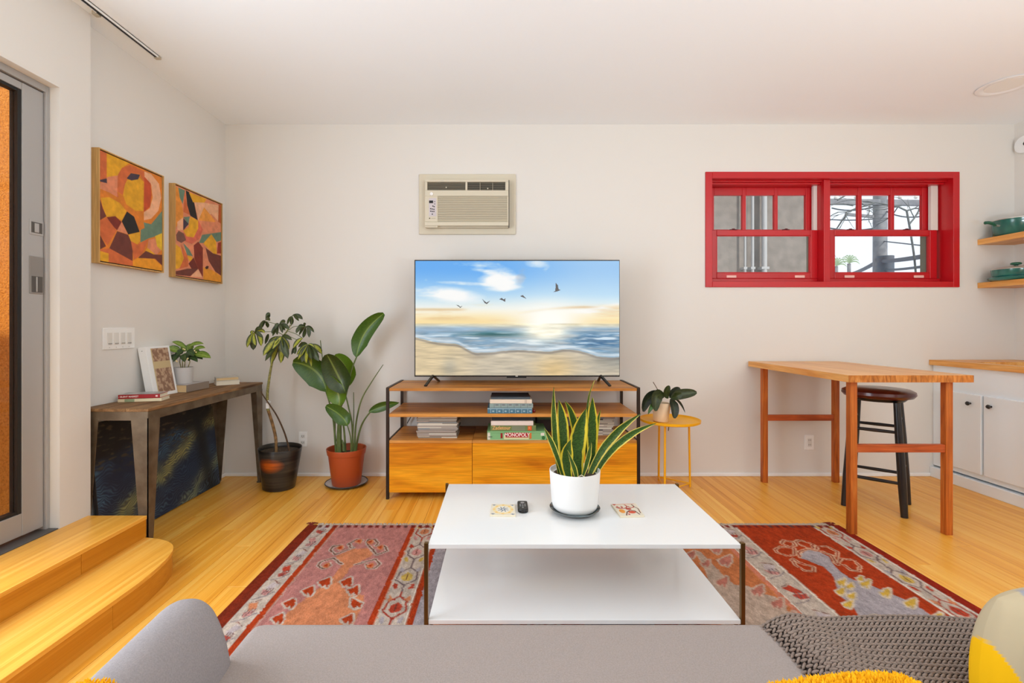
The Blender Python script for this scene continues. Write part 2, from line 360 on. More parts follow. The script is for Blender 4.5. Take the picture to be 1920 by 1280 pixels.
kg = N('window_glass'); gt = kg.n('BsdfTransparent'); gg = kg.n('BsdfGlossy', i_Roughness=.02); lw = kg.n('LayerWeight', i_Blend=.5); pw_ = kg.n('Math', operation='POWER', i_1=4.0); kg.l(lw, 'Facing', pw_, 0); fr = kg.n('Math', operation='MULTIPLY_ADD', i_1=.5, i_2=.025); kg.l(pw_, 0, fr, 0)
mx = kg.n('MixShader'); kg.l(fr, 0, mx, 0); kg.l(gt, 0, mx, 1); kg.l(gg, 0, mx, 2); kg.t.links.new(mx.outputs[0], kg.t.nodes['Material Output'].inputs[0]); M_glass = kg.m
# ------------------------------------------------------------------ room shell
BW = 3.76; LW = -2.172; DW = -2.089; RW = 4.01; CZ = 2.753; RY = -2.6
def struct(o): o['kind'] = 'structure'; return o
WX0, WX1, WZ0, WZ1 = 1.6, 3.572, 1.4875, 2.369
b = MB(); b.box(-2.4, WX0, BW, BW+.24, -.05, 2.9).box(WX1, 4.25, BW, BW+.24, -.05, 2.9).box(WX0, WX1, BW, BW+.24, -.05, WZ0).box(WX0, WX1, BW, BW+.24, WZ1, 2.9)
struct(b.build('wall_back', M_wall))
DY0, DY1, DZ0, DZ1 = .3, 2.265, .20, 2.297
b = MB(); b.box(-2.4, DW, RY-.2, DY0, -.05, 2.9).box(-2.2, DW, DY1, 2.435, -.05, 2.9).box(-2.4, DW, DY0, DY1, DZ1, 2.9).box(-2.4, DW, DY0, DY1, -.05, DZ0)
struct(b.build('wall_left', M_wall))
struct(bx('wall_alcove', M_wall, None, -2.4, LW, 2.435, BW, -.05, 2.9, 0))
struct(bx('wall_right', M_wall, None, RW, RW+.2, RY-.2, BW, -.05, 2.9, 0))
struct(bx('wall_rear', M_wall, None, -2.4, RW+.2, RY-.2, RY, -.05, 2.9, 0))
struct(bx('ceiling', M_ceil, None, -2.4, RW+.2, RY-.2, BW+.24, CZ, 2.95, 0))
fl = struct(bx('floor', M_floor, None, -2.4, RW+.2, RY-.2, BW+.1, -.2, -.006, 0))
# bamboo boards, each its own piece
pw = .096; x = -2.2; k = 0; meshes = {}
def plank(x0, y0, y1):
    L = round(y1-y0, 3)
    if L not in meshes:
        b = MB(); g = .0006; t = .0006
        b.box(-pw/2+g, pw/2-g, -L/2+g, L/2-g, -.005, 0); o = b.build('plank', M_floor, fl, bevel=.0006, seg=1); meshes[L] = o; 
    else:
        o = meshes[L].copy(); COL.objects.link(o)
    o.location = (x0+pw/2, (y0+y1)/2, -.0003*random.random())
offs = [0, .9, .35, 1.3, .6, 1.55, .2, 1.1]
while x < RW:
    y = 3.76-[1.2, .5, 1.6, .8, 1.4, .3, 1.0, .7][k % 8]; plank(x, y, 3.76)
    while y > .9: plank(x, y-1.8, y); y -= 1.8
    x += pw; k += 1
bb = struct(bx('baseboard_back', M_white, None, LW, 3.345, BW-.012, BW, 0, .026, .004))
bb = struct(bx('baseboard_left', M_white, None, LW, LW+.012, 2.44, BW-.012, 0, .026, .004))
# ------------------------------------------------------------------ red window
wn = thing('window_1', None, None, (WX0, BW, WZ0), kind='structure')
wn['label'] = 'red framed pair of sash windows high on the white wall'
T = .04
b = MB()
b.box(WX0-.012, WX0+T, BW-.012, BW+.16, WZ0-.01, WZ1+.01).box(WX1-T-.01, WX1, BW-.012, BW+.16, WZ0-.01, WZ1+.01)
b.box(WX0+T, WX1-T-.01, BW-.012, BW+.16, WZ1-T, WZ1+.01).box(WX0+T, WX1-T-.01, BW-.012, BW+.16, WZ0-.01, WZ0+T-.006)
b.build('frame', M_red, wn, bevel=.003)
def X(px, Y): return (px-VX)*Y/F
def Z(py, Y): return H-(py-VY)*Y/F
# mullion post and inner head/sill steps
b = MB(); b.box(X(1545, 3.785), X(1557, 3.785), 3.785, 3.92, WZ0+T-.006, WZ1-T); b.build('mullion', M_red, wn, bevel=.003)
b = MB()
for y0, z, x1, x2 in ((3.80, .012, WX0+T, X(1545, 3.785)), (3.80, .012, X(1557, 3.785), WX1-T-.01)):
    b.box(x1, x2, y0, 3.92, WZ1-T-z, WZ1-T).box(x1, x2, y0+.025, 3.92, WZ1-T-z*2.2, WZ1-T-z)
b.build('head_stop', M_red, wn, bevel=.003)
def sash_unit(ux0, ux1, px):
    """px: dict of pixel columns"""
    YL, YU = 3.86, 3.905
    zt, zb = Z(431, YL), Z(522, YL); zg1, zg0 = Z(441.5, YL), Z(511, YL)
    lo = MB(); a, c, g0, g1 = px['lo']
    a, c, g0, g1 = X(a, YL), X(c, YL), X(g0, YL), X(g1, YL)
    a = max(a, ux0); c = min(c, ux1)
    lo.box(a, g0, YL, YL+.035, zb, zt).box(g1, c, YL, YL+.035, zb, zt).box(g0, g1, YL, YL+.035, zg1, zt).box(g0, g1, YL, YL+.035, zb, zg0)
    s1 = lo.build('lower_sash', M_red, wn, bevel=.004)
    MB().box(g0, g1, YL+.016, YL+.020, zg0, zg1).build('pane', M_glass, s1)
    MB().box(g0, g0+.006, YL+.004, YL+.014, zg0, zg1).box(g1-.006, g1, YL+.004, YL+.014, zg0, zg1).box(g0, g1, YL+.004, YL+.014, zg0, zg0+.005).box(g0, g1, YL+.004, YL+.014, zg1-.005, zg1).build('bead', M_red, s1, bevel=.001)
    for lp in px['lift']:
        cx = X(lp, YL); lf = MB().box(cx-.04, cx+.04, YL-.008, YL, Z(521, YL), Z(516, YL)).build('sash_lift', M_liftw, s1, bevel=.004)
    for lp in px['lock']:
        cx = X(lp, YL); MB().box(cx-.028, cx+.028, YL+.004, YL+.02, zt, zt+.008).box(cx-.008, cx+.012, YL+.004, YL+.02, zt, zt+.014).build('sash_lock', M_lock, s1, bevel=.003)
    up = MB(); p = px['up']; zt2 = Z(351, YU); zb2 = Z(436, YU); zq1, zq0 = Z(365.8, YU), Z(430, YU)
    a, c = X(p[0], YU), X(p[1], YU); panes = [(X(q, YU), X(r, YU)) for q, r in px['panes']]
    a = max(a, ux0)
    edges = [a]+[e for q in panes for e in q]+[c]
    for i in range(0, len(edges), 2): up.box(edges[i], edges[i+1], YU, YU+.03, zb2, zt2)
    for q, r in panes: up.box(q, r, YU, YU+.03, zq1, zt2).box(q, r, YU, YU+.03, zb2, zq0)
    s2 = up.build('upper_sash', M_red, wn, bevel=.003)
    for q, r in panes: MB().box(q, r, YU+.012, YU+.016, zq0, zq1).build('pane', M_glass, s2)
    l0, l1 = px['liner']
    MB().box(X(l0, 3.87), min(ux1, X(l1, 3.87)), YL+.006, YL+.034, zt, Z(350, YU)).build('jamb_liner', M_plast, wn, bevel=.002)
    # filler behind rails at the unit's outer rim
    MB().box(ux0, X(l0, YU)+.02, YU+.031, YU+.05, zt2-.004, WZ1-T).build('head_filler', M_red, wn)
    MB().box(ux0, ux1, YL+.002, YU+.05, WZ0+T-.006, zb).build('sill_filler', M_red, wn, bevel=.003)
M_liftw = solid('pale_sash_lift', (240, 190, 178), .4); M_lock = solid('dark_red_lock', (92, 16, 24), .4)
U1 = (WX0+T, X(1545, 3.785)); U2 = (X(1557, 3.785), WX1-T-.01)
sash_unit(*U1, dict(lo=(1330, 1534, 1344, 1520), lift=(1371, 1499), lock=(1376, 1475), up=(1330, 1524), panes=[(1339, 1392), (1399, 1452), (1458.5, 1511)], liner=(1525, 1535)))
sash_unit(*U2, dict(lo=(1551, 1757, 1565, 1743.6), lift=(1592, 1722), lock=(1596, 1702), up=(1540, 1744), panes=[(1555, 1609), (1616, 1670), (1677, 1729.5)], liner=(1745, 1758)))
# exterior aluminium screen track seen through the panes
M_ext = solid('grey_green_jamb', (120, 124, 108), .7)
for xa, xb in ((X(1519, 3.95), X(1524, 3.95)), (X(1729, 3.98), X(1748, 3.98))):
    MB().box(xa, xb, 3.945, 4.0, WZ0+.03, Z(441, 3.95)).build('screen_track', M_ext, wn)
# ------------------------------------------------------------------ outside the window
M_stucco = pbr('grey_shingle', (128, 121, 115), .9, bump=.8, bscale=60, c2=(112, 106, 101), vscale=9)
nb = tag(bx('neighbour_building', M_stucco, None, -1, 3.93, 6.2, 10, -1, 7, .01), 'grey stucco side wall of the building outside the left sash', 'building')
M_pipe = solid('pale_pipe', (158, 160, 162), .6)
for i, (px, r) in enumerate(((1397, .014), (1411, .018), (1433, .032))):
    xx = (px-VX)*6.12/F; b = MB(); b.tube([(xx, 6.12, -.5), (xx, 6.12, 2.9+i*.6), (xx, 6.12, 5.5)], r)
    for z in (1.9, 3.4): b.box(xx-r*1.5, xx+r*1.5, 6.12-r, 6.2, z, z+.03)
    tag(b.build('wall_pipe', M_pipe, None, smooth=True), ['thin pale pipe on grey wall, leftmost of three', 'thin pale pipe on grey wall, middle of three', 'thick pale pipe on grey wall, rightmost of three'][i], 'pipe', 'pipes on the grey building')
M_pole = pbr('weathered_pole', (132, 134, 138), .8, c2=(104, 108, 116), vscale=6); M_wire = solid('cable_grey', (70, 80, 92), .6)
up_ = thing('utility_pole', 'grey utility pole with crossarm and cables outside the right sash', 'utility pole', ((1650-VX)*12/F, 12, -1))
pxx = (1650-VX)*12/F
MB().tube([(pxx, 12, -1), (pxx, 12, 6)], [.16, .14], 14).build('pole', M_pole, up_, smooth=True)
b = MB(); b.bar((X(1530, 12), 12.1, 4.32), (X(1745, 11.8), 11.8, 4.2), .1, .14); b.bar((X(1590, 12), 12.1, 4.0), (pxx, 12, 3.9), .07).build('crossarm', M_pole, up_, bevel=.01)
for x in (-1.1, -.6, .5, .9): MB().lathe((pxx+x, 12, 4.36), [(.03, 0), (.05, .04), (.03, .07), (.05, .1), (.02, .13)], 10).build('insulator', M_plast, up_, smooth=True)
MB().tube([(pxx-.02, 11.8, 2.2), (pxx-.02, 11.8, 2.9)], .17, 14).build('splice_case', M_wire, up_, smooth=True)
for i, (pa, pb, sag, r) in enumerate((((1540, 424, 13), (1655, 425, 12), .1, .02), ((1540, 410, 13), (1660, 408, 12), .05, .015), ((1590, 515, 16), (1650, 487, 12), .05, .05), ((1650, 490, 12), (1745, 478, 9), .02, .05), ((1655, 506, 12), (1740, 498, 9), .02, .03), ((1655, 452, 12), (1745, 462, 9), .0, .014), ((1660, 395, 12), (1745, 402, 9), .1, .015), ((1560, 390, 14), (1650, 384, 12), .1, .02))):
    a, c = at(*pa), at(*pb); m = (a+c)/2-Vector((0, 0, sag)); MB().tube(bez(a, m, c, 8), r, 6).build('cable', M_wire, up_, smooth=True)
M_twig = solid('bare_twig', (92, 98, 100), .9)
tr = thing('bare_tree', 'bare branching tree crossing in front of the utility pole outside', 'tree', at(1700, 700, 9.5))
rr = random.Random(3)
def twig(p, d, L, r, dep, mb):
    pts = [p]; 
    for i in range(4): d = (d+Vector((rr.uniform(-.3, .3), rr.uniform(-.2, .2), rr.uniform(-.3, .3)))).normalized(); pts.append(pts[-1]+d*L/4)
    mb.tube(pts, [r*(1-.15*i) for i in range(5)], 5)
    if dep:
        for i in range(3): twig(pts[rr.randint(1, 4)], (d+Vector((rr.uniform(-.9, .9), rr.uniform(-.2, .2), rr.uniform(-.7, .7)))).normalized(), L*.65, r*.6, dep-1, mb)
b = MB(); b.tube(smooth_path([at(1716, 720, 9.5), at(1722, 600, 9.5), at(1716, 500, 9.5), at(1708, 440, 9.5), at(1700, 395, 9.5)]), .018, 6)
b.build('trunk', M_twig, tr, smooth=True)
b = MB()
for px, py, dx, dz in ((1700, 395, -.6, .4), (1700, 395, .7, .2), (1705, 420, .6, .5), (1690, 385, -1, .1), (1640, 380, -1, -.1), (1600, 385, -1, .3), (1590, 400, -.6, -.5), (1570, 375, .5, .3)):
    twig(at(px, py, 9.5), Vector((dx, 0, dz)).normalized(), .75, .018, 2, b)
tag(b.build('branches', M_twig, tr, smooth=True), kind='stuff')
M_palm = solid('hazy_green', (130, 150, 120), .9)
for i, (px, py) in enumerate(((1568, 499), (1592, 494))):
    c = at(px, py, 18); t = thing('palm_tree', ['small hazy palm low at the left edge of the right sash', 'small hazy palm beside the utility cable outside'][i], 'tree', (c.x, 18, c.z-3))
    MB().tube([c-Vector((0, 0, 3)), c], .06, 6).build('trunk', M_pole, t)
    for j in range(9):
        a = math.pi*j/8; leaf('frond', (c, c+Vector((.2*math.cos(a), -.05, .22*math.sin(a)+.08)), c+Vector((.42*math.cos(a), 0, .3*math.sin(a)-.05))), .05, M_palm, t, n=6)
# ------------------------------------------------------------------ orange stucco wall outside the door
k = N('orange_stucco'); tc = k.n('TexCoord'); nz = k.n('TexNoise', i_Scale=95, i_Detail=4); k.l(tc, 'Object', nz, 'Vector')
r = k.ramp([(.3, (196, 116, 28)), (.5, (226, 142, 44)), (.7, (236, 158, 64))]); k.l(nz, 0, r, 0); k.l(r, 0, k.b, 'Base Color'); k.b.inputs['Roughness'].default_value = .9; k.bump(nz, 0, .8, .008)
tag(bx('courtyard_wall', k.m, None, -3.75, -3.5, -3, 8, -.8, 3.15, .01), 'rough orange stucco wall seen through the glass door', 'wall')
struct(bx('floor_outside', pbr('concrete', (170, 160, 148), .9, c2=(150, 142, 130)), None, -3.5, -2.4, -3, 8, -.8, -.45, 0))
# ------------------------------------------------------------------ sliding door
dr = thing('door_1', None, None, (-2.15, 1.2, .2), kind='structure'); dr['label'] = 'grey aluminium framed glass sliding door'
XF = -2.135
b = MB(); b.box(-2.20, XF, 2.245, 2.262, .2, DZ1).box(-2.20, XF, DY0, 2.245, 2.265, DZ1).box(-2.2, XF, DY0, DY0+.03, .2, 2.265); b.build('jamb_frame', M_alu, dr, bevel=.002)
b = MB(); b.box(-2.19, -2.145, 2.145, 2.243, .236, 2.26); st = b.build('stile', M_alu, dr, bevel=.002)
MB().box(-2.188, -2.147, .5, 2.145, .236, .335).build('bottom_rail', M_alu, dr, bevel=.002)
MB().box(-2.188, -2.147, .5, 2.145, 2.228, 2.26).build('top_rail', M_alu, dr, bevel=.002)
MB().box(-2.19, -2.145, .4, .5, .236, 2.26).build('stile', M_alu, dr, bevel=.002)
b = MB(); b.box(-2.186, -2.150, 2.128, 2.145, .335, 2.228).box(-2.184, -2.152, .5, 2.128, .335, .348).box(-2.184, -2.152, .5, 2.128, 2.215, 2.228); b.build('gasket', M_rubber, dr)
MB().box(-2.17, -2.164, .5, 2.128, .348, 2.215).build('glass_pane', M_glass, dr)
def dz(py, px): Y = 2.145*F/(VX-px); return Z(py, Y)
def dy(px): return 2.145*F/(VX-px)
# latch and pull recessed in the stile
lt = MB().box(-2.146, -2.142, dy(55), dy(81), dz(441, 68), dz(413, 68)).build('latch_plate', M_alu, st, bevel=.002)
MB().box(-2.1425, -2.1415, dy(57.5), dy(78), dz(437, 68), dz(417, 68)).build('latch_recess', M_alud, st)
MB().box(-2.142, -2.138, dy(63), dy(71), dz(436, 68), dz(419, 68)).build('thumb_turn', M_alu, st, bevel=.0015)
MB().box(-2.146, -2.142, dy(54.5), dy(81), dz(551, 68), dz(481, 68)).build('pull_plate', solid('plate_grey', (140, 136, 132), .5, metal=.3), st, bevel=.003)
MB().box(-2.1425, -2.1415, dy(58), dy(78.5), dz(548, 68), dz(518, 68)).build('pull_recess', M_alud, st)
MB().box(-2.1425, -2.138, dy(66), dy(68), dz(547, 68), dz(519, 68)).build('pull_grip', M_alu, st, bevel=.001)
struct(bx('trim_1', solid('dark_sill_metal', (104, 100, 98), .5, metal=.5), None, -2.2, DW-.002, DY0, 2.262, .2, .222, .003))
# ------------------------------------------------------------------ steps
sp = thing('entry_steps', 'two low bamboo steps with a rounded lower end below the glass door', 'steps', (-1.8, 1.2, 0))
b = MB(); b.box(-2.089, -1.792, .3, 2.42, .200, .218); b.build('tread', M_tread, sp, bevel=.0015)
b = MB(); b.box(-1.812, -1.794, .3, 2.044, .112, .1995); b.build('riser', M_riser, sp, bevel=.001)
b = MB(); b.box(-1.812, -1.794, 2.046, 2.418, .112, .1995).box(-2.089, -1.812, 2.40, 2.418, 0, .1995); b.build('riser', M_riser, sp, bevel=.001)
curve = [(-1.505, .3), (-1.502, 1.2), (-1.50, 1.85), (-1.505, 2.02), (-1.523, 2.15), (-1.545, 2.235), (-1.57, 2.29), (-1.605, 2.335), (-1.655, 2.37), (-1.72, 2.396), (-1.794, 2.412)]
cp = [(p.x, p.y) for p in smooth_path([(a, c, 0) for a, c in curve], 5)]
MB().prism(cp+[(-1.812, 2.412), (-1.812, .3)], .094, .112).build('tread', M_tread, sp, bevel=.0015)
def ribbon(name, pts, off):
    b = MB(); n = len(pts); o = []
    for i, p in enumerate(pts):
        q = Vector(pts[min(i+1, n-1)])-Vector(pts[max(i-1, 0)]); q.normalize(); o.append((p[0]-q.y*off, p[1]+q.x*off))
    vs = [(*p, 0) for p in pts]+[(*p, .0935) for p in pts]+[(*p, 0) for p in o]+[(*p, .0935) for p in o]
    fs = [(i, i+1, n+i+1, n+i) for i in range(n-1)]+[(2*n+i, 3*n+i, 3*n+i+1, 2*n+i+1) for i in range(n-1)]
    fs += [(n+i, n+i+1, 3*n+i+1, 3*n+i) for i in range(n-1)]+[(0, n, 3*n, 2*n), (n-1, 3*n-1, 4*n-1, 2*n-1)]
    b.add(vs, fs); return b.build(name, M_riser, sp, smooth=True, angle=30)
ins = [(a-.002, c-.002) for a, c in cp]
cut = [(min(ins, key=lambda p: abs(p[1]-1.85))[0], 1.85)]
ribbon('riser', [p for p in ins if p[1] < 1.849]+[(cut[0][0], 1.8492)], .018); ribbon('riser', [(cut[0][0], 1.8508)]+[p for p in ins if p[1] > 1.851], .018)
# ------------------------------------------------------------------ wall plates, rail, downlight
M_plate = solid('bright_white_plate', (244, 242, 238), .35)
def plate(name, label, c, w, h, axis, kind):
    t = thing(name, label, 'outlet' if kind != 'sw' else 'switch', c); c = Vector(c)
    def B(a0, a1, z0, z1, d0, d1): # a along wall
        return (c.x+a0, c.x+a1, c.y-d1, c.y-d0, c.z+z0, c.z+z1) if axis == 'Y' else (c.x+d0, c.x+d1, c.y+a0, c.y+a1, c.z+z0, c.z+z1)
    MB().box(*B(-w/2, w/2, -h/2, h/2, 0, .0065)).build('cover_plate', M_plate, t, bevel=.0022)
    sl = solid('slot_dark', (70, 60, 52), .6)
    if kind == 'duplex':
        for s in (-1, 1):
            o = MB().box(*B(-.016, .016, s*.024-.014, s*.024+.014, .006, .009)).build('socket', M_plast, t, bevel=.003)
            MB().box(*B(-.008, -.005, s*.024-.004, s*.024+.007, .009, .0094)).box(*B(.005, .008, s*.024-.004, s*.024+.007, .009, .0094)).box(*B(-.002, .002, s*.024-.010, s*.024-.006, .009, .0094)).build('slot', sl, o)
    elif kind == 'decor':
        o = MB().box(*B(-.0165, .0165, -.033, .033, .006, .009)).build('socket', M_plast, t, bevel=.002)
        for s in (-1, 1): MB().box(*B(-.008, -.005, s*.018-.004, s*.018+.007, .009, .0094)).box(*B(.005, .008, s*.018-.004, s*.018+.007, .009, .0094)).build('slot', sl, o)
    else:
        for i in range(4):
            a = (i-1.5)*.046; o = MB().box(*B(a-.0165, a+.0165, -.033, .033, .006, .009)).build('switch', M_plast, t, bevel=.002)
            MB().box(*B(a-.012, a+.012, -.030, -.024, .009, .0125)).build('slider', solid('slider_grey', (170, 165, 158), .5), o, bevel=.001)
            MB().box(*B(a-.0015, a+.0015, -.050, -.047, .006, .007)).build('screw', sl, t)
plate('wall_outlet', 'white duplex outlet on the wall between the two floor plants', at(568.5, 823, BW), .068, .116, 'Y', 'duplex')
plate('wall_outlet', 'white rectangular outlet on the wall under the pine table', at(1517, 829, BW), .072, .116, 'Y', 'decor')
plate('light_switch', 'white four-gang light switch plate above the console table', (LW, 2.715, 1.103), .225, .118, 'X', 'sw')
cr = thing('curtain_rail', 'thin white curtain rail fixed to the ceiling in the left corner', 'curtain rail', (-2.02, 2.2, CZ))
MB().box(-2.034, -2.03, .6, 2.82, CZ-.014, CZ).box(-2.012, -2.008, .6, 2.82, CZ-.014, CZ).box(-2.034, -2.008, .6, 2.82, CZ-.004, CZ).build('track', M_white, cr)
MB().box(-2.029, -2.013, .6, 2.80, CZ-.012, CZ-.0045).build('channel', M_rubber, cr)
MB().box(-2.036, -2.006, 2.80, 2.825, CZ-.016, CZ-.001).build('end_cap', M_acg, cr, bevel=.002)
MB().box(-2.055, -2.03, 2.40, 2.43, CZ-.02, CZ).build('bracket', M_acg, cr, bevel=.002)
dl = thing('downlight', 'round white recessed ceiling downlight, switched off', 'ceiling light', (3.30, 3.15, CZ))
MB().lathe((3.30, 3.15, CZ-.008), [(.10, .007), (.142, .006), (.146, .003), (.14, 0), (.118, 0), (.108, .004)], 48).build('trim_ring', M_white, dl, smooth=True)
MB().lathe((3.30, 3.15, CZ-.003), [(0.001, .002), (.10, .002), (.10, 0), (.001, 0)], 40).build('baffle', solid('baffle', (244, 242, 236), .4), dl, smooth=True)
sd = thing('smoke_detector', 'round white detector high on the right wall by the corner', 'smoke detector', (RW, 3.68, 2.565))
RX = Matrix.Rotation(R(-90), 3, 'Y')
MB().lathe((RW, 3.675, 2.565), [(.001, 0), (.068, 0), (.07, .01), (.062, .026), (.001, .03)], 36, M=RX).build('housing', M_white, sd, smooth=True)
MB().prism([(3.64, 2.565), (3.655, 2.59), (3.67, 2.565), (3.655, 2.54)], RW-.032, RW-.028, 'X').build('mark', M_rubber, sd)
# ------------------------------------------------------------------ rug
RX0, RW_, RYT, RL = -1.14, 3.115, 2.815, 1.88
def fl_(px, py):
    d = F*H/(py-VY); return ((px-VX)*H/(py-VY)-RX0)/RW_, (RYT-d)/RL
def A3(L): return [fl_(400+x/4.364, 960+y/4.364) for x, y in L]      # left crop
def A5(L): return [fl_(1300+x/3.2, 980+y/3.2) for x, y in L]         # right crop
def A4(L): return [fl_(1240+x/2.909, 960+y/2.909) for x, y in L]
CR, RD, DR, PK, SA, GR, TN = (180, 163, 148), (160, 54, 20), (116, 38, 18), (172, 112, 104), (190, 118, 80), (156, 146, 148), (176, 152, 134)
YL_, MV, BR = (190, 158, 76), (186, 128, 120), (104, 58, 44)
rs = Ras(622, 400, CR)
def ux(X_): return (X_-RX0)/RW_
def rect(x0, x1, c, v0=0, v1=1): rs.poly([(ux(x0), v0), (ux(x1), v0), (ux(x1), v1), (ux(x0), v1)], c)
rect(-1.14, -1.075, DR); rect(1.925, 1.98, (136, 34, 16))
FD = [(-.953, -.53, PK, SA), (-.35, .07, GR, SA), (.25, .66, RD, GR), (.775, 1.19, (186, 110, 66), TN), (1.357, 1.80, RD, GR)]
for x0, x1, c, c2 in FD: rect(x0, x1, c)
for x0 in (-.985, -.53, -.377, .07): rect(x0, x0+.028, RD)
for x0 in (.225, .66, .75): rect(x0, x0+.025, RD)
rect(1.185, 1.215, (196, 118, 92))
for x0, x1 in ((-.502, -.498), (-.383, -.379), (1.345, 1.352), (1.215, 1.22), (1.805, 1.81), (1.915, 1.92)): rect(x0, x1, (214, 202, 186))
def band(x0, x1, step, ph, zig=False):
    cx = (x0+x1)/2; w = (x1-x0)/2; y = RYT-.08-ph; k = 0; cols = [SA, MV, YL_, (168, 60, 40), GR]
    V = lambda yy: (RYT-yy)/RL
    def P(dx, dy): return (ux(cx+dx*w), V(y+dy))
    while y > RYT-RL-.2:
        c = cols[k % 5]; o = (104, 84, 84) if k % 3 else (150, 40, 24)
        if zig:
            s = 1 if k % 2 else -1
            rs.poly([P(-.7*s, .05), P(.1*s, .07), P(.5*s, .02), P(-.1*s, .0)], c if k % 2 else (176, 160, 158))
            rs.poly([P(-.5*s, -.01), P(.6*s, .01), P(.4*s, -.03), P(-.2*s, -.04)], (172, 64, 48) if k % 3 == 0 else MV)
            rs.line([P(-.8, -.07), P(.2, -.05), P(.8, -.01)], .0018, (120, 108, 112)); rs.line([P(-.6*s, .06), P(.2*s, .085)], .0015, (108, 60, 52))
            for q in range(3): rs.line([P(-.3+.3*q, -.03), P(-.15+.3*q, .02)], .0014, (104, 74, 74))
        else:
            rs.line([P(0, .12), P(0, .09), P(-.7, .05), P(-.8, -.02), P(0, -.07), P(.8, -.02), P(.7, .05), P(0, .09)], .0024, o)
            rs.line([P(0, -.07), P(0, -.12)], .0024, o)
            rs.poly([P(-.4, .02), P(0, .05), P(.4, .02), P(.45, -.01), P(.2, -.03), P(-.2, -.03), P(-.45, -.01)], c)
            for s in (-1, 1): rs.poly([P(.45*s, .07), P(.8*s, .10), P(.9*s, .06), P(.6*s, .05)], cols[(k+2) % 5]); rs.poly([P(.5*s, -.06), P(.85*s, -.05), P(.75*s, -.09), P(.45*s, -.10)], cols[(k+1) % 5])
            rs.line([P(0, .03), P(0, -.02)], .0015, BR)
        y -= step; k += 1
band(-1.07, -.99, .155, 0, True); band(-.498, -.383, .245, .02); band(.10, .22, .245, .1); band(.69, .745, .2, .0, True); band(1.222, 1.345, .2, .05, True); band(1.81, 1.915, .25, .03)
def hook(A, pts, w=.0026, oc=CR, ic=BR):
    rs.line(A(pts), w*2.6, oc); rs.line(A(pts), w*.9, ic)
def tri(A, x, y, s, c, oc, fl=1):
    p = [(x-s*fl, y-s*.15), (x+s*.9*fl, y-s), (x+s*.95*fl, y+.15*s), (x+.35*s*fl, y+s*.9), (x+.15*s*fl, y+.25*s), (x-.35*s*fl, y+.65*s)]
    rs.line(A(p), .006, oc, True); rs.poly(A(p), c)
for x0, x1, c, c2 in FD[1:3]:                                        # niches hidden by the table: plain arrows
    m = (x0+x1)/2; V = lambda d: d/RL
    rs.poly([(ux(m), V(.35)), (ux(m+.09), V(.5)), (ux(m+.03), V(.7)), (ux(m+.16), V(1.0)), (ux(m+.16), V(1.9)), (ux(m-.16), V(1.9)), (ux(m-.16), V(1.0)), (ux(m-.03), V(.7)), (ux(m-.09), V(.5))], c2)
# first niche
rs.poly(A3([(1005, 370), (1150, 310), (1260, 305), (1310, 350), (1290, 375), (1180, 430), (1120, 475), (1050, 570), (1075, 640), (1150, 680), (1240, 690), (1230, 760), (1180, 870), (1120, 1010), (1000, 1300), (200, 1300), (480, 980), (600, 850), (700, 770), (860, 640), (960, 570), (1050, 450)]), SA)
for L in ([(1055, 435), (985, 385), (880, 420), (862, 450), (905, 475), (960, 450), (950, 430)], [(1150, 300), (1000, 357), (962, 320), (985, 290), (1050, 280), (1062, 300), (1035, 318)], [(1130, 300), (1108, 270), (1180, 232), (1222, 242), (1195, 265)],
          [(1340, 360), (1255, 260), (1272, 235), (1322, 235), (1352, 262), (1332, 285)], [(1340, 360), (1425, 330), (1402, 285), (1348, 288), (1368, 308)], [(1165, 440), (1330, 395), (1365, 435), (1325, 470), (1268, 470), (1255, 440)]): hook(A3, L)
for x, y in ((925, 448), (1040, 300), (1190, 250), (1285, 255), (1365, 300), (1285, 450)): tri(A3, x, y, 16, RD, SA)
for x, y, f in ((915, 592, 1), (780, 662, 1), (625, 765, 1), (535, 890, 1), (1090, 590, 1), (1145, 660, 1), (1175, 765, -1), (1100, 895, 1)): tri(A3, x, y, 48, RD, CR, f)
# fourth niche
rs.poly(A4([(180, 215), (215, 225), (330, 345), (400, 405), (470, 410), (560, 455), (620, 470), (700, 560), (790, 620), (900, 720), (400, 900), (300, 520), (240, 330)]), TN)
for x, y, s in ((345, 275, 45), (300, 215, 30), (330, 390, 40), (520, 440, 45), (630, 510, 42), (700, 580, 36), (240, 290, 30), (160, 240, 30)): tri(A4, x, y, s*.8, (176, 108, 92), (186, 158, 138))
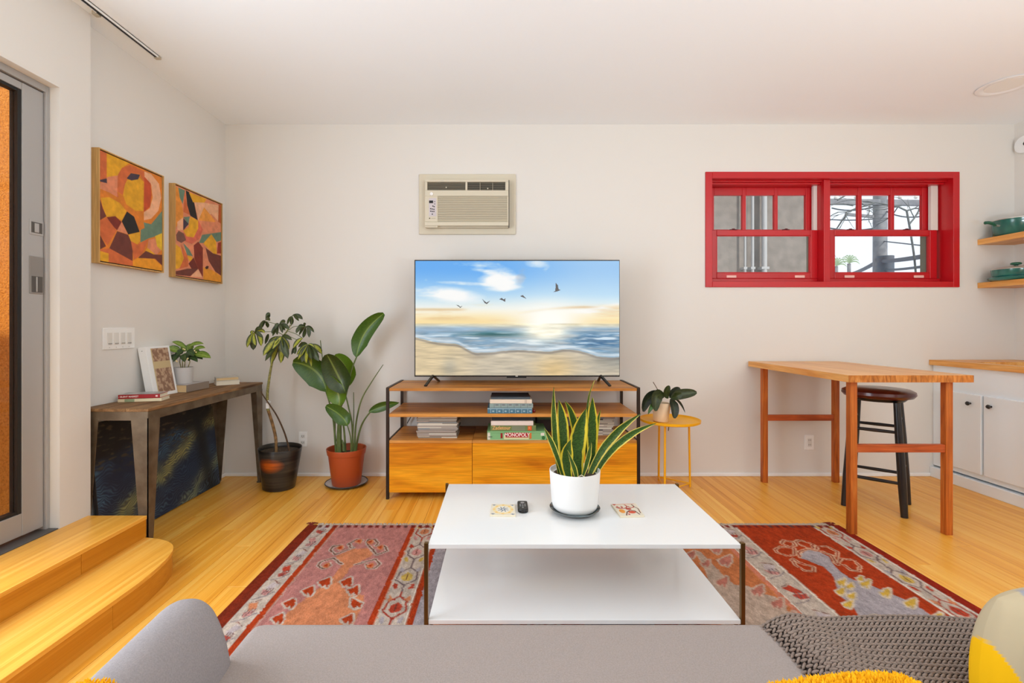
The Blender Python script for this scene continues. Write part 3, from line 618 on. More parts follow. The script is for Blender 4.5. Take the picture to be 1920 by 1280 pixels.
# fifth niche
rs.poly(A5([(640, 190), (690, 170), (760, 185), (815, 212), (832, 250), (880, 300), (960, 350), (1060, 382), (1200, 440), (1320, 490), (1420, 560), (1620, 690), (1900, 860), (1500, 1000), (1200, 760), (1050, 640), (985, 560), (950, 500), (872, 445), (850, 360), (838, 325), (780, 272), (650, 222)]), GR)
for x, y, s in ((885, 365, 30), (935, 390, 26), (880, 422, 30), (945, 450, 28), (925, 500, 32), (1030, 375, 34), (1150, 430, 36), (1300, 492, 40), (1065, 595, 40), (1450, 590, 50), (1000, 345, 20)): tri(A5, x, y, s*.85, (192, 154, 60), (190, 172, 152))
for L in ([(540, 112), (600, 125), (612, 145), (570, 152), (528, 132), (540, 112)], [(490, 168), (520, 150), (605, 160), (608, 200), (560, 206), (500, 185), (490, 168)], [(612, 120), (640, 112), (715, 135), (720, 160), (685, 158), (625, 135), (612, 120)],
          [(740, 148), (800, 150), (865, 182), (862, 212), (800, 192), (735, 172), (740, 148)], [(845, 245), (868, 260), (880, 222), (960, 232), (1002, 270), (995, 300), (945, 292), (905, 262)], [(595, 222), (640, 250), (722, 272), (722, 300), (665, 295), (612, 262), (592, 228)], [(640, 215), (635, 180), (680, 165), (770, 180), (830, 205), (855, 245)]):
    rs.line(A5(L), .0062, (206, 172, 140)); rs.line(A5(L), .0022, (140, 44, 26))
for k in range(0):                                                 # tooth row along the far edge
    u = .02+k*.00855; rs.poly([(u, .004), (u+.0045, .004), (u+.0052, .018), (u+.0008, .018)], (104, 34, 28))
for k in range(72):
    u = .022+k*.01333; rs.poly([(u, .003), (u+.0070, .003), (u+.0078, .021), (u+.0010, .021)], (112, 36, 28) if 12 < k < 62 or k % 3 else (96, 60, 56))
rg = rs.out(noise=3); hh, ww, _ = rg.shape
wy = (fbm(hh, ww, 80, 130, 2, 71)-.5)*2.4; wx = (fbm(hh, ww, 80, 130, 2, 72)-.5)*2.0; jy, jx = np.mgrid[0:hh, 0:ww]
rg = rg[np.clip((jy+wy).round().astype(int), 0, hh-1), np.clip((jx+wx).round().astype(int), 0, ww-1)]
ab = 1+.26*(fbm(hh, ww, 70, 200, 2, 4)-.5)+.08*(fbm(hh, ww, 8, 12, 3, 5)-.5); rg = np.clip(rg*ab[..., None], 0, 255)
rug = thing('kilim_rug', 'red and cream flatwoven kilim rug with niche motifs under the coffee table', 'rug', (.4, 1.9, 0))
u, v = np.meshgrid(np.linspace(0, 1, ww), np.linspace(0, 1, hh)); edge = .012*(fbm(hh, ww, 5, 2, 2, 8)-.5)
PX = RX0+u*RW_+edge*(np.abs(u-.5)*2)**4; PY = RYT-v*RL; PZ = .006+.002*fbm(hh, ww, 5, 8, 2, 9)
M_rug = attr_mat('kilim_wool', .95, weave=.5, spec=.1)
grid_mesh('pile', np.stack([PX, PY, PZ], -1), M_rug, rug, rg)
MB().box(RX0+.004, RX0+RW_-.004, RYT-RL+.004, RYT-.004, 0, .0052).build('backing', solid('rug_backing', (140, 60, 40), .95), rug)
b = MB(); rr = random.Random(5); M_fr = solid('cream_fringe', (190, 174, 156), .95)
x = RX0+.06
while x < RX0+RW_-.06:
    j = rr.uniform(-.006, .006); L = rr.uniform(.022, .036)
    b.tube([(x, RYT-.004, .006), (x+j*.5, RYT+L*.5, .008), (x+j, RYT+L, .003)], [.004, .0035, .002], 5); x += .0095
tag(b.build('fringe', M_fr, rug), kind='stuff')
for sx, nm in ((RX0+.02, 0), (RX0+RW_-.05, 1)):
    b = MB()
    for i in range(9): a = rr.uniform(.6, 2.4); b.tube([(sx+rr.uniform(-.015, .02), RYT-.01, .007), (sx+.03*math.cos(a), RYT+.018*math.sin(a), .014), (sx+.055*math.cos(a), RYT+.04*math.sin(a), .004)], [.004, .0035, .002], 5)
    b.build('corner_tassel', solid('dark_red_wool', (110, 30, 16), .95), rug)
# ------------------------------------------------------------------ sofa
sofa = thing('sofa', 'grey upholstered sofa with a rounded arm in the foreground', 'sofa', (.4, .7, 0))
def soft_box(name, x0, x1, y0, y1, z0, z1, mat, parent, rad=.05, puff=.012, seed=1):
    nx, ny = 60, 40; b = bpy.data.meshes.new(name)
    o = MB().box(x0, x1, y0, y1, z0, z1).build(name, mat, parent, bevel=rad, seg=5)
    for p in o.data.polygons: p.use_smooth = True
    return o
soft_box('seat_cushion', -.625, 1.5, .28, 1.205, .27, .437, M_fabric, sofa, .035)
bx('base', M_fabric, sofa, -.62, 1.5, .2, 1.12, .10, .28, .02)
soft_box('backrest', -.62, 1.5, -.02, .26, .12, .80, M_fabric, sofa, .06)
def arm_section(off=0):
    base = [(-.765, .10), (-.765, .30), (-.762, .44), (-.752, .515), (-.733, .558), (-.708, .581), (-.682, .588), (-.655, .584), (-.632, .566), (-.616, .537), (-.604, .505), (-.595, .47), (-.588, .42), (-.584, .30), (-.584, .10)]
    return smooth_path([(x, 0, z) for x, z in base], 4)
def arm_mesh(name, y0, y1, rot, mat, mirror=None, off=0, nose=.04):
    sec = arm_section(); b = MB(); n = len(sec); rows = []
    ys = [y0+(y1-nose-y0)*i/12 for i in range(13)]+[y1-nose+nose*math.sin(a) for a in (.3, .6, .9, 1.15, 1.35, 1.5)]
    for j, y in enumerate(ys):
        t = 0 if j < 13 else (y-(y1-nose))/nose; s = 1-(1-math.sqrt(max(0, 1-t*t)))*.16
        for p in sec:
            cx, cz = -.675, .35; x = cx+(p.x-cx)*s; z = max(.10, cz+(p.z-cz)*(1-(1-s)*.55))
            q = Vector((x, y, z))
            if off:
                nrm = Vector((x-cx, 0, max(z-.45, 0))).normalized(); q += nrm*off
            q = Matrix.Rotation(rot, 3, 'Z') @ (q-Vector((-.675, y1, 0)))+Vector((-.675, y1, 0))
            if mirror: q.x = mirror-q.x
            rows.append(q)
    m = len(ys); fs = [(j*n+k, j*n+k+1, (j+1)*n+k+1, (j+1)*n+k) for j in range(m-1) for k in range(n-1)]
    fs += [tuple((m-1)*n+k for k in range(n)), tuple(range(n))[::-1]]
    b.add(rows, fs); return b, sec
b, _ = arm_mesh('arm', .12, 1.05, R(5), M_arm); b.build('arm', M_arm, sofa, smooth=True, angle=75)
b, _ = arm_mesh('arm', .12, 1.05, R(5), M_arm, mirror=.93); b.build('arm', M_arm, sofa, smooth=True, angle=75)
for x, y in ((-.6, 1.05), (1.45, 1.05), (-.6, .1), (1.45, .1)): MB().bar((x, y, .1), (x, y, 0), .05, .05, w2=.035, h2=.035).build('leg', M_pinel, sofa, bevel=.004)
# ------------------------------------------------------------------ knitted throw
thr = thing('knitted_throw', 'chunky taupe knitted throw spread over the sofa seat', 'throw', (.98, .9, .437))
def thr_pt(s, t):
    """s across the sofa 0..1, t from the back 0..1 over the front edge"""
    x = .615+.80*s; y = .62+.60*t
    if s < .05: x += .03*(1-t)
    z = .452+.016*math.sin(x*7+.7)*math.sin(y*6)+.014*math.exp(-((x-.70)/.05)**2)+.010*math.sin(x*3.1)
    if y > 1.17: z -= (y-1.17)*1.6
    edge = max(0, .02-(x-.60))*1.0; z -= edge+.028*math.exp(-s*40)
    x += .035*(1.16-y)*(1-s)*1.2+.012*math.sin(y*13)*(1-s)
    return Vector((x, y, z))
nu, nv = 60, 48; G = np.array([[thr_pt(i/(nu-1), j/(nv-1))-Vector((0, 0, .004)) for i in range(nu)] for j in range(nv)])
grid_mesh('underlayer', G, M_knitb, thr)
b = MB(); ico = [Vector((math.cos(a)*.5*math.sin(q), math.sin(a)*.5*math.sin(q), math.cos(q)*.5)) for q in (.45, 1.15, 2.0, 2.7) for a in [2*math.pi*i/6 for i in range(6)]]
cf = [(r_*6+i, r_*6+(i+1) % 6, (r_+1)*6+(i+1) % 6, (r_+1)*6+i) for r_ in range(3) for i in range(6)]+[tuple(range(6))[::-1], tuple(range(18, 24))]
NR, NC = 62, 64
for j in range(NR):
    for i in range(NC):
        s = (i+.5*(j % 2))/NC; t = j/(NR-1); p = thr_pt(s, t); e = 1e-3
        dx = (thr_pt(s+e, t)-p).normalized(); dy = (thr_pt(s, min(t+e, 1))-thr_pt(s, min(t+e, 1)-e)).normalized(); nn = dx.cross(dy).normalized()
        a = R(28) if j % 2 else R(-28); ax = (dx*math.cos(a)+dy*math.sin(a)); ay = nn.cross(ax)
        c = p+nn*.002
        b.add([c+ax*q.z*.0175+ay*q.x*.0070+nn*q.y*.008 for q in ico], cf)
tag(b.build('stitches', M_knit, thr, smooth=True, angle=180, fix=False), kind='stuff')
# ------------------------------------------------------------------ mustard shaggy cushion, mustard throw, white cushion, patterned cushion
def pillow(name, c, hw, hh_, th, M, mat, parent, n=36, power=2.6, cols=None, rnd=.15):
    """lens shaped cushion in its own u,v plane"""
    Ps = []; 
    for side in (1, -1):
        P = np.zeros((n, n, 3))
        for i in range(n):
            for j in range(n):
                u = -1+2*j/(n-1); v = -1+2*i/(n-1); k = .045
                e = max(0, 1-abs(u)**power)*max(0, 1-abs(v)**power)
                x = u*hw*(1-k*(1-abs(v)**2)*abs(u)**3); y = v*hh_*(1-k*(1-abs(u)**2)*abs(v)**3)
                x *= 1-rnd*(1-math.sqrt(1-v*v/2)); y *= 1-rnd*(1-math.sqrt(1-u*u/2))
                P[i, j] = c+M @ Vector((x*1.0, side*th/2*e**.42, y))
        Ps.append(P)
    for q, P in enumerate(Ps): grid_mesh(name, P, mat, parent, cols(P) if cols else None)
    return Ps
def fuzz(P, mat, parent, step, L, seed, name='pile', jit=.5, centre=None):
    rr = random.Random(seed); b = MB(); h, w, _ = P.shape
    for _ in range(step):
        i = rr.uniform(0, h-1.01); j = rr.uniform(0, w-1.01); i0, j0 = int(i), int(j); p = Vector(P[i0, j0])*(1-(i-i0))+Vector(P[i0+1, j0])*(i-i0)
        p = p+(Vector(P[i0, j0+1])-Vector(P[i0, j0]))*(j-j0)
        n_ = (Vector(P[i0, j0+1])-Vector(P[i0, j0])).cross(Vector(P[i0+1, j0])-Vector(P[i0, j0]))
        if n_.length < 1e-12: continue
        n_.normalize()
        if centre is not None and n_.dot(p-centre) < 0: n_.negate()
        d = (n_+Vector([rr.uniform(-jit, jit) for _ in range(3)])).normalized(); l = L*rr.uniform(.6, 1.2)
        sdv = d.cross(Vector((.3, .5, .8))).normalized()*L*.16; s2 = d.cross(sdv); m = p+d*l*.6
        b.add([p-sdv, p+sdv*.5+s2, p+sdv*.5-s2, m-sdv*1.1, m+sdv*.6+s2*1.1, m+sdv*.6-s2*1.1, p+d*l], [(0, 1, 4, 3), (1, 2, 5, 4), (2, 0, 3, 5), (3, 4, 6), (4, 5, 6), (5, 3, 6)])
    return tag(b.build(name, mat, parent, fix=False), kind='stuff')
cw = thing('white_cushion', 'white cushion under the mustard cushion, mostly out of the frame', 'cushion', (.48, .6, .45))
pillow('cover', Vector((.455, .605, .51)), .16, .17, .12, Matrix.Rotation(R(90), 3, 'X'), M_white, cw)
cm = thing('shaggy_cushion', 'mustard yellow shaggy cushion at the bottom edge of the picture', 'cushion', (.53, .62, .56))
Ps = pillow('cover', Vector((.545, .60, .563)), .165, .20, .12, Matrix.Rotation(R(92), 3, 'X') @ Matrix.Rotation(R(7), 3, 'Y'), M_yarn, cm)
for q, P in enumerate(Ps): fuzz(P, M_yarn, cm, 9000, .010, 20+q, centre=Vector((.545, .60, .563)))
ct = thing('shaggy_throw', 'mustard yellow shaggy throw over the sofa arm at lower left', 'throw', (-.68, .6, .58))
sec = arm_section(); P = np.zeros((26, len(sec)-4, 3))
for i in range(26):
    for j in range(len(sec)-4):
        p = sec[j+2]; y = .36+.41*i/25; q = Vector((p.x, y, p.z)); q += Vector((p.x+.675, 0, max(p.z-.45, 0))).normalized()*.012
        q = Matrix.Rotation(R(5), 3, 'Z') @ (q-Vector((-.675, 1.05, 0)))+Vector((-.675, 1.05, 0)); P[i, j] = q
grid_mesh('cover', P, M_yarn, ct); fuzz(P, M_yarn, ct, 12000, .010, 31, centre=Vector((-.65, .56, .45)))
cp_ = thing('patterned_cushion', 'yellow, beige and grey colour-block cushion at the right edge', 'cushion', (1.08, .82, .45))
def pcol(P):
    h, w, _ = P.shape; out = np.zeros((h, w, 3))
    X_, Z_ = P[..., 0], P[..., 2]; beige = X_ > .928-.33*(Z_-.53)
    out[:] = (236, 180, 20); out[beige] = (184, 168, 138); out[(Z_ > .652+.05*(X_-.9)) & (X_ > .91)] = (150, 150, 156); out[(Z_ < .42) & (X_ > 1.15)] = (150, 150, 156); out[(X_ > 1.22) & (Z_ > .5)] = (236, 180, 20)
    return out
pillow('cover', Vector((1.158, .885, .448)), .285, .230, .15, Matrix.Rotation(R(-12), 3, 'X') @ Matrix.Rotation(R(6), 3, 'Y'), attr_mat('colour_block_cloth', .95, spec=.1), cp_, n=170, power=3.2, cols=pcol, rnd=.75)
# ------------------------------------------------------------------ coffee table
ctb = thing('coffee_table', 'white two-tier coffee table with slim bronze legs on the rug', 'table', (.3, 2.07, 0))
TX0, TX1, TY0, TY1, TZ = -.269, .866, 1.743, 2.41, .38
bx('tabletop', M_lacq, ctb, TX0, TX1, TY0, TY1, TZ-.017, TZ, .0015)
bx('lower_shelf', M_lacq, ctb, TX0, TX1, TY0, TY1, .089, .105, .0015)
for x in (TX0-.0155, TX1+.001):
    for y in (TY0-.002, TY1-.014): bx('leg', M_bronze, ctb, x, x+.0145, y, y+.016, .008, TZ+.004, .001)
    xx = (x+.006)
    sx_ = .02 if x < 0 else -.02; bx('side_rail', M_bronze, ctb, xx+sx_-.005, xx+sx_+.005, TY0+.004, TY1-.004, .079, .0888, .001)
# pot, saucer, snake plant
PC = Vector((.309, 2.05, TZ))
sc_ = thing('plant_saucer', 'dark glass saucer with teal rim under the white pot', 'saucer', PC)
MB().lathe(PC, [(.001, .001), (.07, .001), (.092, .010), (.107, .022), (.105, .0235), (.088, .013), (.068, .0055), (.001, .0055)], 56).build('dish', pbr('smoked_glaze', (44, 52, 52), .08, coat=.8, c2=(60, 86, 92), vscale=30), sc_, smooth=True, angle=60)
sn = thing('snake_plant', 'variegated snake plant in a white cylindrical pot on the coffee table', 'potted plant', PC+Vector((0, 0, .006)))
MB().lathe(PC+Vector((0, 0, .006)), [(.001, 0), (.062, 0), (.080, .006), (.092, .018), (.099, .04), (.1075, .172), (.1065, .175), (.103, .174), (.102, .155), (.001, .155)], 64).build('pot', pbr('matt_white_ceramic', (232, 230, 227), .55), sn, smooth=True, angle=50)
MB().lathe(PC+Vector((0, 0, .158)), [(.001, .004), (.05, .008), (.1, .002), (.101, 0), (.001, 0)], 40).build('soil', M_soil, sn, smooth=True)
M_snake = leaf_mat('snake_leaf', (34, 62, 14), (62, 94, 28), (212, 190, 48), .70, .05, bands=26, rough=.4)
M_snake2 = leaf_mat('snake_leaf_green', (38, 70, 16), (70, 104, 32), (224, 204, 90), .74, .05, bands=26, rough=.4)
def c6(x, y, Y): return at(980+x/4.265, 700+y/4.265, Y)
for i, (b0, m0, t0, w, dy0, dy1, tw, mt) in enumerate((
    ((300, 830), (258, 480), (248, 108), 52, 0, -.02, .3, 1), ((325, 830), (325, 470), (288, 212), 92, -.01, .0, .1, 0), ((440, 820), (420, 440), (338, 222), 66, .05, .03, -.2, 0),
    ((325, 835), (255, 610), (168, 432), 44, -.06, -.07, .2, 1), ((372, 840), (352, 680), (385, 530), 98, -.07, -.08, -.2, 0), ((450, 830), (440, 560), (508, 282), 132, -.03, -.04, .1, 0),
    ((555, 820), (556, 480), (558, 190), 92, .03, .0, .0, 0), ((520, 820), (512, 330), (582, 42), 30, .06, .05, .9, 1), ((530, 830), (690, 545), (945, 322), 74, -.01, .02, .3, 1),
    ((575, 825), (770, 560), (1068, 398), 62, .02, -.03, .2, 1), ((478, 830), (520, 690), (548, 545), 42, -.06, -.06, .2, 1), ((575, 780), (590, 470), (624, 292), 34, .06, .06, .2, 0), ((415, 835), (420, 780), (350, 600), 40, -.075, -.085, .5, 1))):
    wm = w/4.265*2.05/F; n = 22
    sp_ = bez(c6(*b0, 2.05+dy0), c6(*m0, 2.05+(dy0+dy1)/2), c6(*t0, 2.05+dy1), n)
    leaf('leaf', sp_, wm, (M_snake, M_snake2)[mt], sn, 'sword', face=(.1*math.sin(i*2), -1, .1), cup=.35, twist=tw, wavy=.0015 if mt else .0)
MB().tube([c6(430, 835, 1.99), c6(470, 812, 1.985), c6(500, 830, 1.98)], .002, 6).build('dry_root', M_pagel, sn)
# coasters and remote
def coaster(name, label, corners, fn, n=90):
    P = [at(px, py, TZ_D(py)) for px, py in corners]; c = sum(P, Vector())/4
    t = thing(name, label, 'coaster', (c.x, c.y, TZ), group='tile coasters on the coffee table')
    z0, z1 = TZ, TZ+.007; b = MB(); vs = [(p.x, p.y, z) for z in (z0, z1) for p in P]
    b.add(vs, [(3, 2, 1, 0), (4, 5, 6, 7), (0, 1, 5, 4), (1, 2, 6, 5), (2, 3, 7, 6), (3, 0, 4, 7)]); b.build('tile', solid('ceramic_edge', (226, 214, 188), .5), t, bevel=.0012)
    rs = Ras(n, n, (228, 218, 198)); fn(rs); u = np.linspace(0.02, .98, n)[None, :, None]; v = np.linspace(.02, .98, n)[:, None, None]
    q = [np.array((p.x, p.y, z1+.0004)) for p in P]
    G = (q[0]*(1-u)+q[1]*u)*(1-v)+(q[3]*(1-u)+q[2]*u)*v; grid_mesh('printed_face', G, attr_mat('glazed_print', .25), t, rs.out(), smooth=False)
def TZ_D(py): return (H-TZ-.007)*F/(py-VY)
def f1(r_):
    r_.ell(.5, .5, .44, .44, (236, 214, 160)); r_.ell(.5, .5, .30, .30, (230, 222, 204))
    for k in range(8):
        a = k*math.pi/4; r_.ell(.5+.38*math.cos(a), .5+.38*math.sin(a), .06, .06, (236, 196, 120))
        r_.line([(.5+.1*math.cos(a), .5+.1*math.sin(a)), (.5+.22*math.cos(a+.3), .5+.22*math.sin(a+.3))], .04, (96, 116, 138))
    r_.ell(.5, .5, .09, .09, (104, 122, 146)); r_.ell(.5, .5, .045, .045, (232, 226, 210))
    for cx in (.1, .9):
        for cy in (.1, .9): r_.line([(cx-.07, cy), (cx, cy+.06), (cx+.07, cy)], .03, (100, 118, 142)); r_.ell(cx, cy, .03, .03, (104, 122, 146))
def f2(r_):
    rd, br, og = (176, 44, 30), (96, 52, 44), (232, 150, 48)
    r_.poly([(0, 0), (.18, .02), (.08, .14)], rd); r_.ell(.22, .62, .12, .16, og); r_.ell(.6, .72, .16, .1, (206, 74, 44)); r_.ell(.55, .45, .12, .08, rd)
    for cx, cy, rx in ((.22, .28, .12), (.35, .22, .2), (.72, .24, .12)):
        r_.line([(cx+rx*math.cos(t*.35), cy+rx*.9*math.sin(t*.35)) for t in range(-2, 10)], .05, rd)
    r_.line([(.28, .95), (.4, .7), (.55, .58), (.75, .62), (.85, .9)], .05, br); r_.line([(.8, .1), (.85, .3), (.95, .45), (.93, .8)], .04, br)
    r_.line([(.1, .06), (.5, .03), (.9, .05)], .03, (214, 120, 90)); r_.ell(.42, .88, .05, .05, rd)
coaster('tile_coaster', 'cream and blue patterned tile coaster left of the remote', [(922, 944), (965.5, 944.3), (967, 966), (918.5, 965)], f1)
coaster('tile_coaster', 'red and orange patterned tile coaster right of the pot', [(1145.5, 944.5), (1192, 943), (1208.5, 966.5), (1163, 967.5)], f2)
rm = at(980, 953, (H-TZ)*F/(953-VY)); rt = thing('remote_control', 'small black remote control beside the cream coaster', 'remote', (rm.x, rm.y, TZ))
w = .0225; pts = [(w*math.cos(a)*(1 if True else 1), -.036+.022*math.sin(a)) for a in [math.pi+i*math.pi/10 for i in range(11)]]+[(w*.98, .045), (w*.8, .052), (-w*.8, .052), (-w*.98, .045)]
MB(Matrix.Translation((rm.x, rm.y, TZ))).prism(pts, 0, .016).build('body', M_black, rt, bevel=.004)
for dx, dy_, r_ in ((0, .026, .009), (-.010, .004, .0035), (.0, .004, .0035), (.010, .004, .0035), (-.01, -.012, .0035), (0, -.012, .0035), (.01, -.012, .0035), (0, -.03, .004)):
    MB().lathe((rm.x+dx, rm.y+dy_, TZ+.015), [(.0005, 0), (r_, 0), (r_, .0018), (.0005, .0022)], 14).build('button', solid('button_grey', (150, 148, 146), .5), rt, smooth=True)
# ------------------------------------------------------------------ media console
SX0, SX1, SY0, SY1 = -.789, .9335, 3.25, 3.735
ms = thing('media_console', 'acacia wood media console with open shelves and dark steel frame', 'media console', (.07, 3.5, 0))
for x in (SX0, SX1-.02):
    for y in (SY0, SY1-.02): bx('leg', M_dark, ms, x, x+.02, y, y+.02, 0, .757, .0015)
    bx('top_rail', M_dark, ms, x, x+.02, SY0+.02, SY1-.02, .742, .757, .001)
    bx('side_rail', M_dark, ms, x+.004, x+.016, SY0+.02, SY1-.02, .385, .397, .001)
for y0, y1 in ((SY0+.004, 3.41), (3.4105, 3.57), (3.5705, SY1-.004)): bx('top_board', M_acacia, ms, SX0+.021, SX1-.021, y0, y1, .733, .752, .0008)
for y0, y1 in ((SY0+.004, 3.41), (3.4105, 3.57), (3.5705, SY1-.004)): bx('shelf_board', M_acacia, ms, SX0+.021, SX1-.021, y0, y1, .557, .579, .0008)
cx = [SX0+.021, SX0+.021+.564, SX0+.021+1.128, SX1-.021]
cab = bx('cabinet_body', M_acacia, ms, SX0+.022, SX1-.022, SY0+.02, SY1-.006, .052, .380, .001)
for i in range(3):
    bx('cabinet_top', M_acacia, ms, cx[i]+.0008, cx[i+1]-.0008, SY0+.004, SY1-.006, .381, .3985, .001)
    bx('drawer_front', M_front, ms, cx[i]+.0015, cx[i+1]-.0015, SY0, SY0+.018, .047, .380, .0015)
b = MB(); b.bar((SX0+.05, SY1-.01, .42), (SX0+.12, SY1-.01, .54), .006); b.build('brace', M_dark, ms)
# ------------------------------------------------------------------ television
TYV = 3.45
def tvx(px): return (px-VX)*TYV/F
def tvz(py): return H-(py-VY)*TYV/F
tv = thing('television', 'large flat television showing a beach sunset on the console', 'television', (tvx(969.5), TYV, .752))
bx('housing', M_black, tv, tvx(777), tvx(1162), TYV, TYV+.022, tvz(706), tvz(487), .002)
bx('back_shell', M_black, tv, tvx(820), tvx(1120), TYV+.022, TYV+.06, tvz(690), tvz(560), .01)
bx('sensor_bar', M_black, tv, tvx(950), tvx(987), TYV-.003, TYV+.015, tvz(708.3), tvz(704), .001)
bx('badge', M_plast, tv, tvx(966.5), tvx(971), TYV-.0045, TYV-.003, tvz(705.3), tvz(704.2), 0)
W_, H_ = 576, 324; u, v = np.meshgrid((np.arange(W_)+.5)/W_, (np.arange(H_)+.5)/H_)
def mixc(a, b_, t): t = np.clip(t, 0, 1)[..., None]; return a*(1-t)+np.array(b_, float)*t
def sst(x, a, b_): t = np.clip((x-a)/(b_-a), 0, 1); return t*t*(3-2*t)
img = np.zeros((H_, W_, 3)); img[:] = (96, 170, 240)
img = mixc(img, (150, 196, 238), sst(u, .3, .9)); img = mixc(img, (190, 222, 242), sst(v, .05, .38)); img = mixc(img, (250, 248, 236), sst(v, .28, .46))
img = mixc(img, (250, 222, 160), sst(v, .40, .535)*(.55+.45*sst(abs(u-.65), .05, .35))*.95)
n1 = fbm(H_, W_, 5, 4, 6, 11); n2 = fbm(H_, W_, 9, 3, 6, 12); n3 = fbm(H_, W_, 14, 3, 5, 13)
# cloud masses
def cloud(cu, cv, ru, rv, k, thr, tilt=0):
    d = ((u-cu)/ru)**2+((v-cv-tilt*(u-cu))/rv)**2; return np.clip(np.exp(-d)*(k+(n1-.5)*3.2+(n2-.5)*2.2)-thr, 0, 1)
for c_ in ((.42, .16, .10, .12, 1.35, .42, .0), (.30, .04, .16, .04, .7, .42, 0), (.10, .29, .20, .07, 1.7, .4, .12), (.36, .10, .16, .03, 1.0, .4, .3), (.44, .24, .09, .04, .9, .35, -.1), (.25, .20, .3, .02, .8, .4, .1), (.60, .03, .08, .04, 1.3, .5, 0), (.05, .17, .02, .03, 1.1, .5, 0), (.64, .08, .03, .04, 1.0, .5, -.5), (.9, .42, .2, .03, 1.0, .3, -.2)):
    img = mixc(img, (250, 250, 248), cloud(*c_)*1.2)
img = mixc(img, (168, 176, 190), np.clip(cloud(.52, .11, .03, .10, .9, .35, -1.2), 0, .5)*.8)
img = mixc(img, (226, 196, 140), np.clip((n3-.52)*5, 0, 1)*sst(v, .36, .42)*(1-sst(v, .50, .54))*.7)
img = mixc(img, (214, 168, 110), np.exp(-((v-.435-.03*np.sin(u*6)-.12*(u-.8)*(u > .5)*-.5)/.012)**2)*sst(u, .45, .7)*(1-sst(u, .82, .92))*.7)
img = mixc(img, (214, 176, 120), np.exp(-((v-.425)/.012)**2)*(1-sst(u, .2, .28))*.6)
glow = np.exp(-(((u-.655)/.13)**2+((v-.52)/.15)**2)); img = mixc(img, (255, 254, 246), np.clip(glow*1.15, 0, 1))
# sea
sea = v > .545; s = (v-.545)/.455
w1 = fbm(H_, W_, 46, 7, 4, 21); w2 = fbm(H_, W_, 30, 10, 5, 22)
shore = .675+.05*sst(u, .0, .2)+.10*sst(u, .18, .30)*.7-.015*sst(u, .45, .6)+.07*sst(u, .75, 1.0)+.010*np.sin(u*23)+.03*(fbm(H_, W_, 3, 9, 4, 24)-.5)
sc2 = np.zeros_like(img); sc2[:] = (176, 190, 200)
sc2 = mixc(sc2, (242, 224, 176), (1-sst(v, .545, .60))*.85)
sc2 = mixc(sc2, (96, 140, 172), sst(v, .57, .62)*(.5+.5*sst(abs(u-.62), .05, .3))*np.clip(.5+(w1-.45)*3, 0, 1))
sc2 = mixc(sc2, (44, 100, 104), np.exp(-(((u-.37)/.16)**2+((v-.638-.03*(u-.37))/.022)**2))*np.clip(1.3+(w2-.5)*2, 0, 1))
sc2 = mixc(sc2, (36, 92, 140), np.exp(-(((u-.90)/.16)**2+((v-.70-.08*(u-.9))/.06)**2))*np.clip(.9+(w1-.5)*4, 0, 1))
sc2 = mixc(sc2, (214, 224, 230), np.clip((w1-.52)*6, 0, 1)*sst(v, .60, .66)*.85)
sc2 = mixc(sc2, (150, 180, 205), np.clip(np.exp(-((v-.60)/.03)**2)*(1-sst(u, .2, .4)), 0, 1)*.8)
sc2 = mixc(sc2, (255, 250, 228), np.clip(np.exp(-(((u-.64)/.10)**2+((v-.60)/.09)**2))*1.5, 0, 1))
sand = np.zeros_like(img); sand[:] = (214, 194, 156); sand = mixc(sand, (196, 186, 168), sst(u, .15, .35)*.8); sand = mixc(sand, (176, 170, 158), np.clip((w2-.45)*3, 0, 1)*sst(u, .3, .6)*.6)
sand = mixc(sand, (236, 202, 140), np.exp(-(((u-.68)/.10)**2+((v-.95)/.12)**2))*.8); sand = mixc(sand, (140, 142, 138), sst(u, .78, 1)*(1-sst(v, .85, 1))*.75)
sand = mixc(sand, (168, 164, 150), np.exp(-(((u-.17)/.04)**2+((v-.93)/.09)**2))*.7); sand = mixc(sand, (150, 136, 116), np.exp(-(((u-.30)/.05)**2+((v-.845)/.012)**2))*.6)
sc2 = mixc(sc2, (216, 226, 232), np.exp(-((v-shore+.02)/.014)**2)*.8); m = sst(v, .0, 1)*0+np.clip((v-shore)/.008+.5, 0, 1)
sand = mixc(sand, (128, 122, 118), np.exp(-((v-shore-.012)/.01)**2)*.65)
sc3 = sc2*(1-m[..., None])+sand*m[..., None]; sc3 = sc3*(1+.22*(w1-.5)+.25*(fbm(H_, W_, 60, 12, 3, 25)-.5))[..., None]; img = np.where(sea[..., None], sc3, img)
bs = Ras(W_, H_, (0, 0, 0), 1); bs.a = img
def tp(L): return [((x-779)/382, (y-489)/214) for x, y in L]
for L in ([(855, 571), (860, 572), (863, 575), (868, 572.5), (863.5, 577), (859, 573.5)], [(904, 560), (912, 567), (920, 563), (913, 570), (909, 568)], [(936, 561), (941, 558), (944, 561), (948, 559), (947, 566), (943, 563)], [(975, 555), (980, 553), (987, 560), (980, 557)], [(1041, 545), (1042, 530), (1046, 535), (1047, 542), (1051, 543.5), (1044, 546.5), (1037, 547.5)]): bs.poly(tp(L), (88, 84, 84))
plane_grid('screen', (tvx(779), TYV-.0015, tvz(489)), (tvx(1161)-tvx(779), 0, 0), (0, 0, tvz(703.5)-tvz(489)), np.clip(img, 0, 255), attr_mat('lit_screen', .3, emit=1.14), tv)
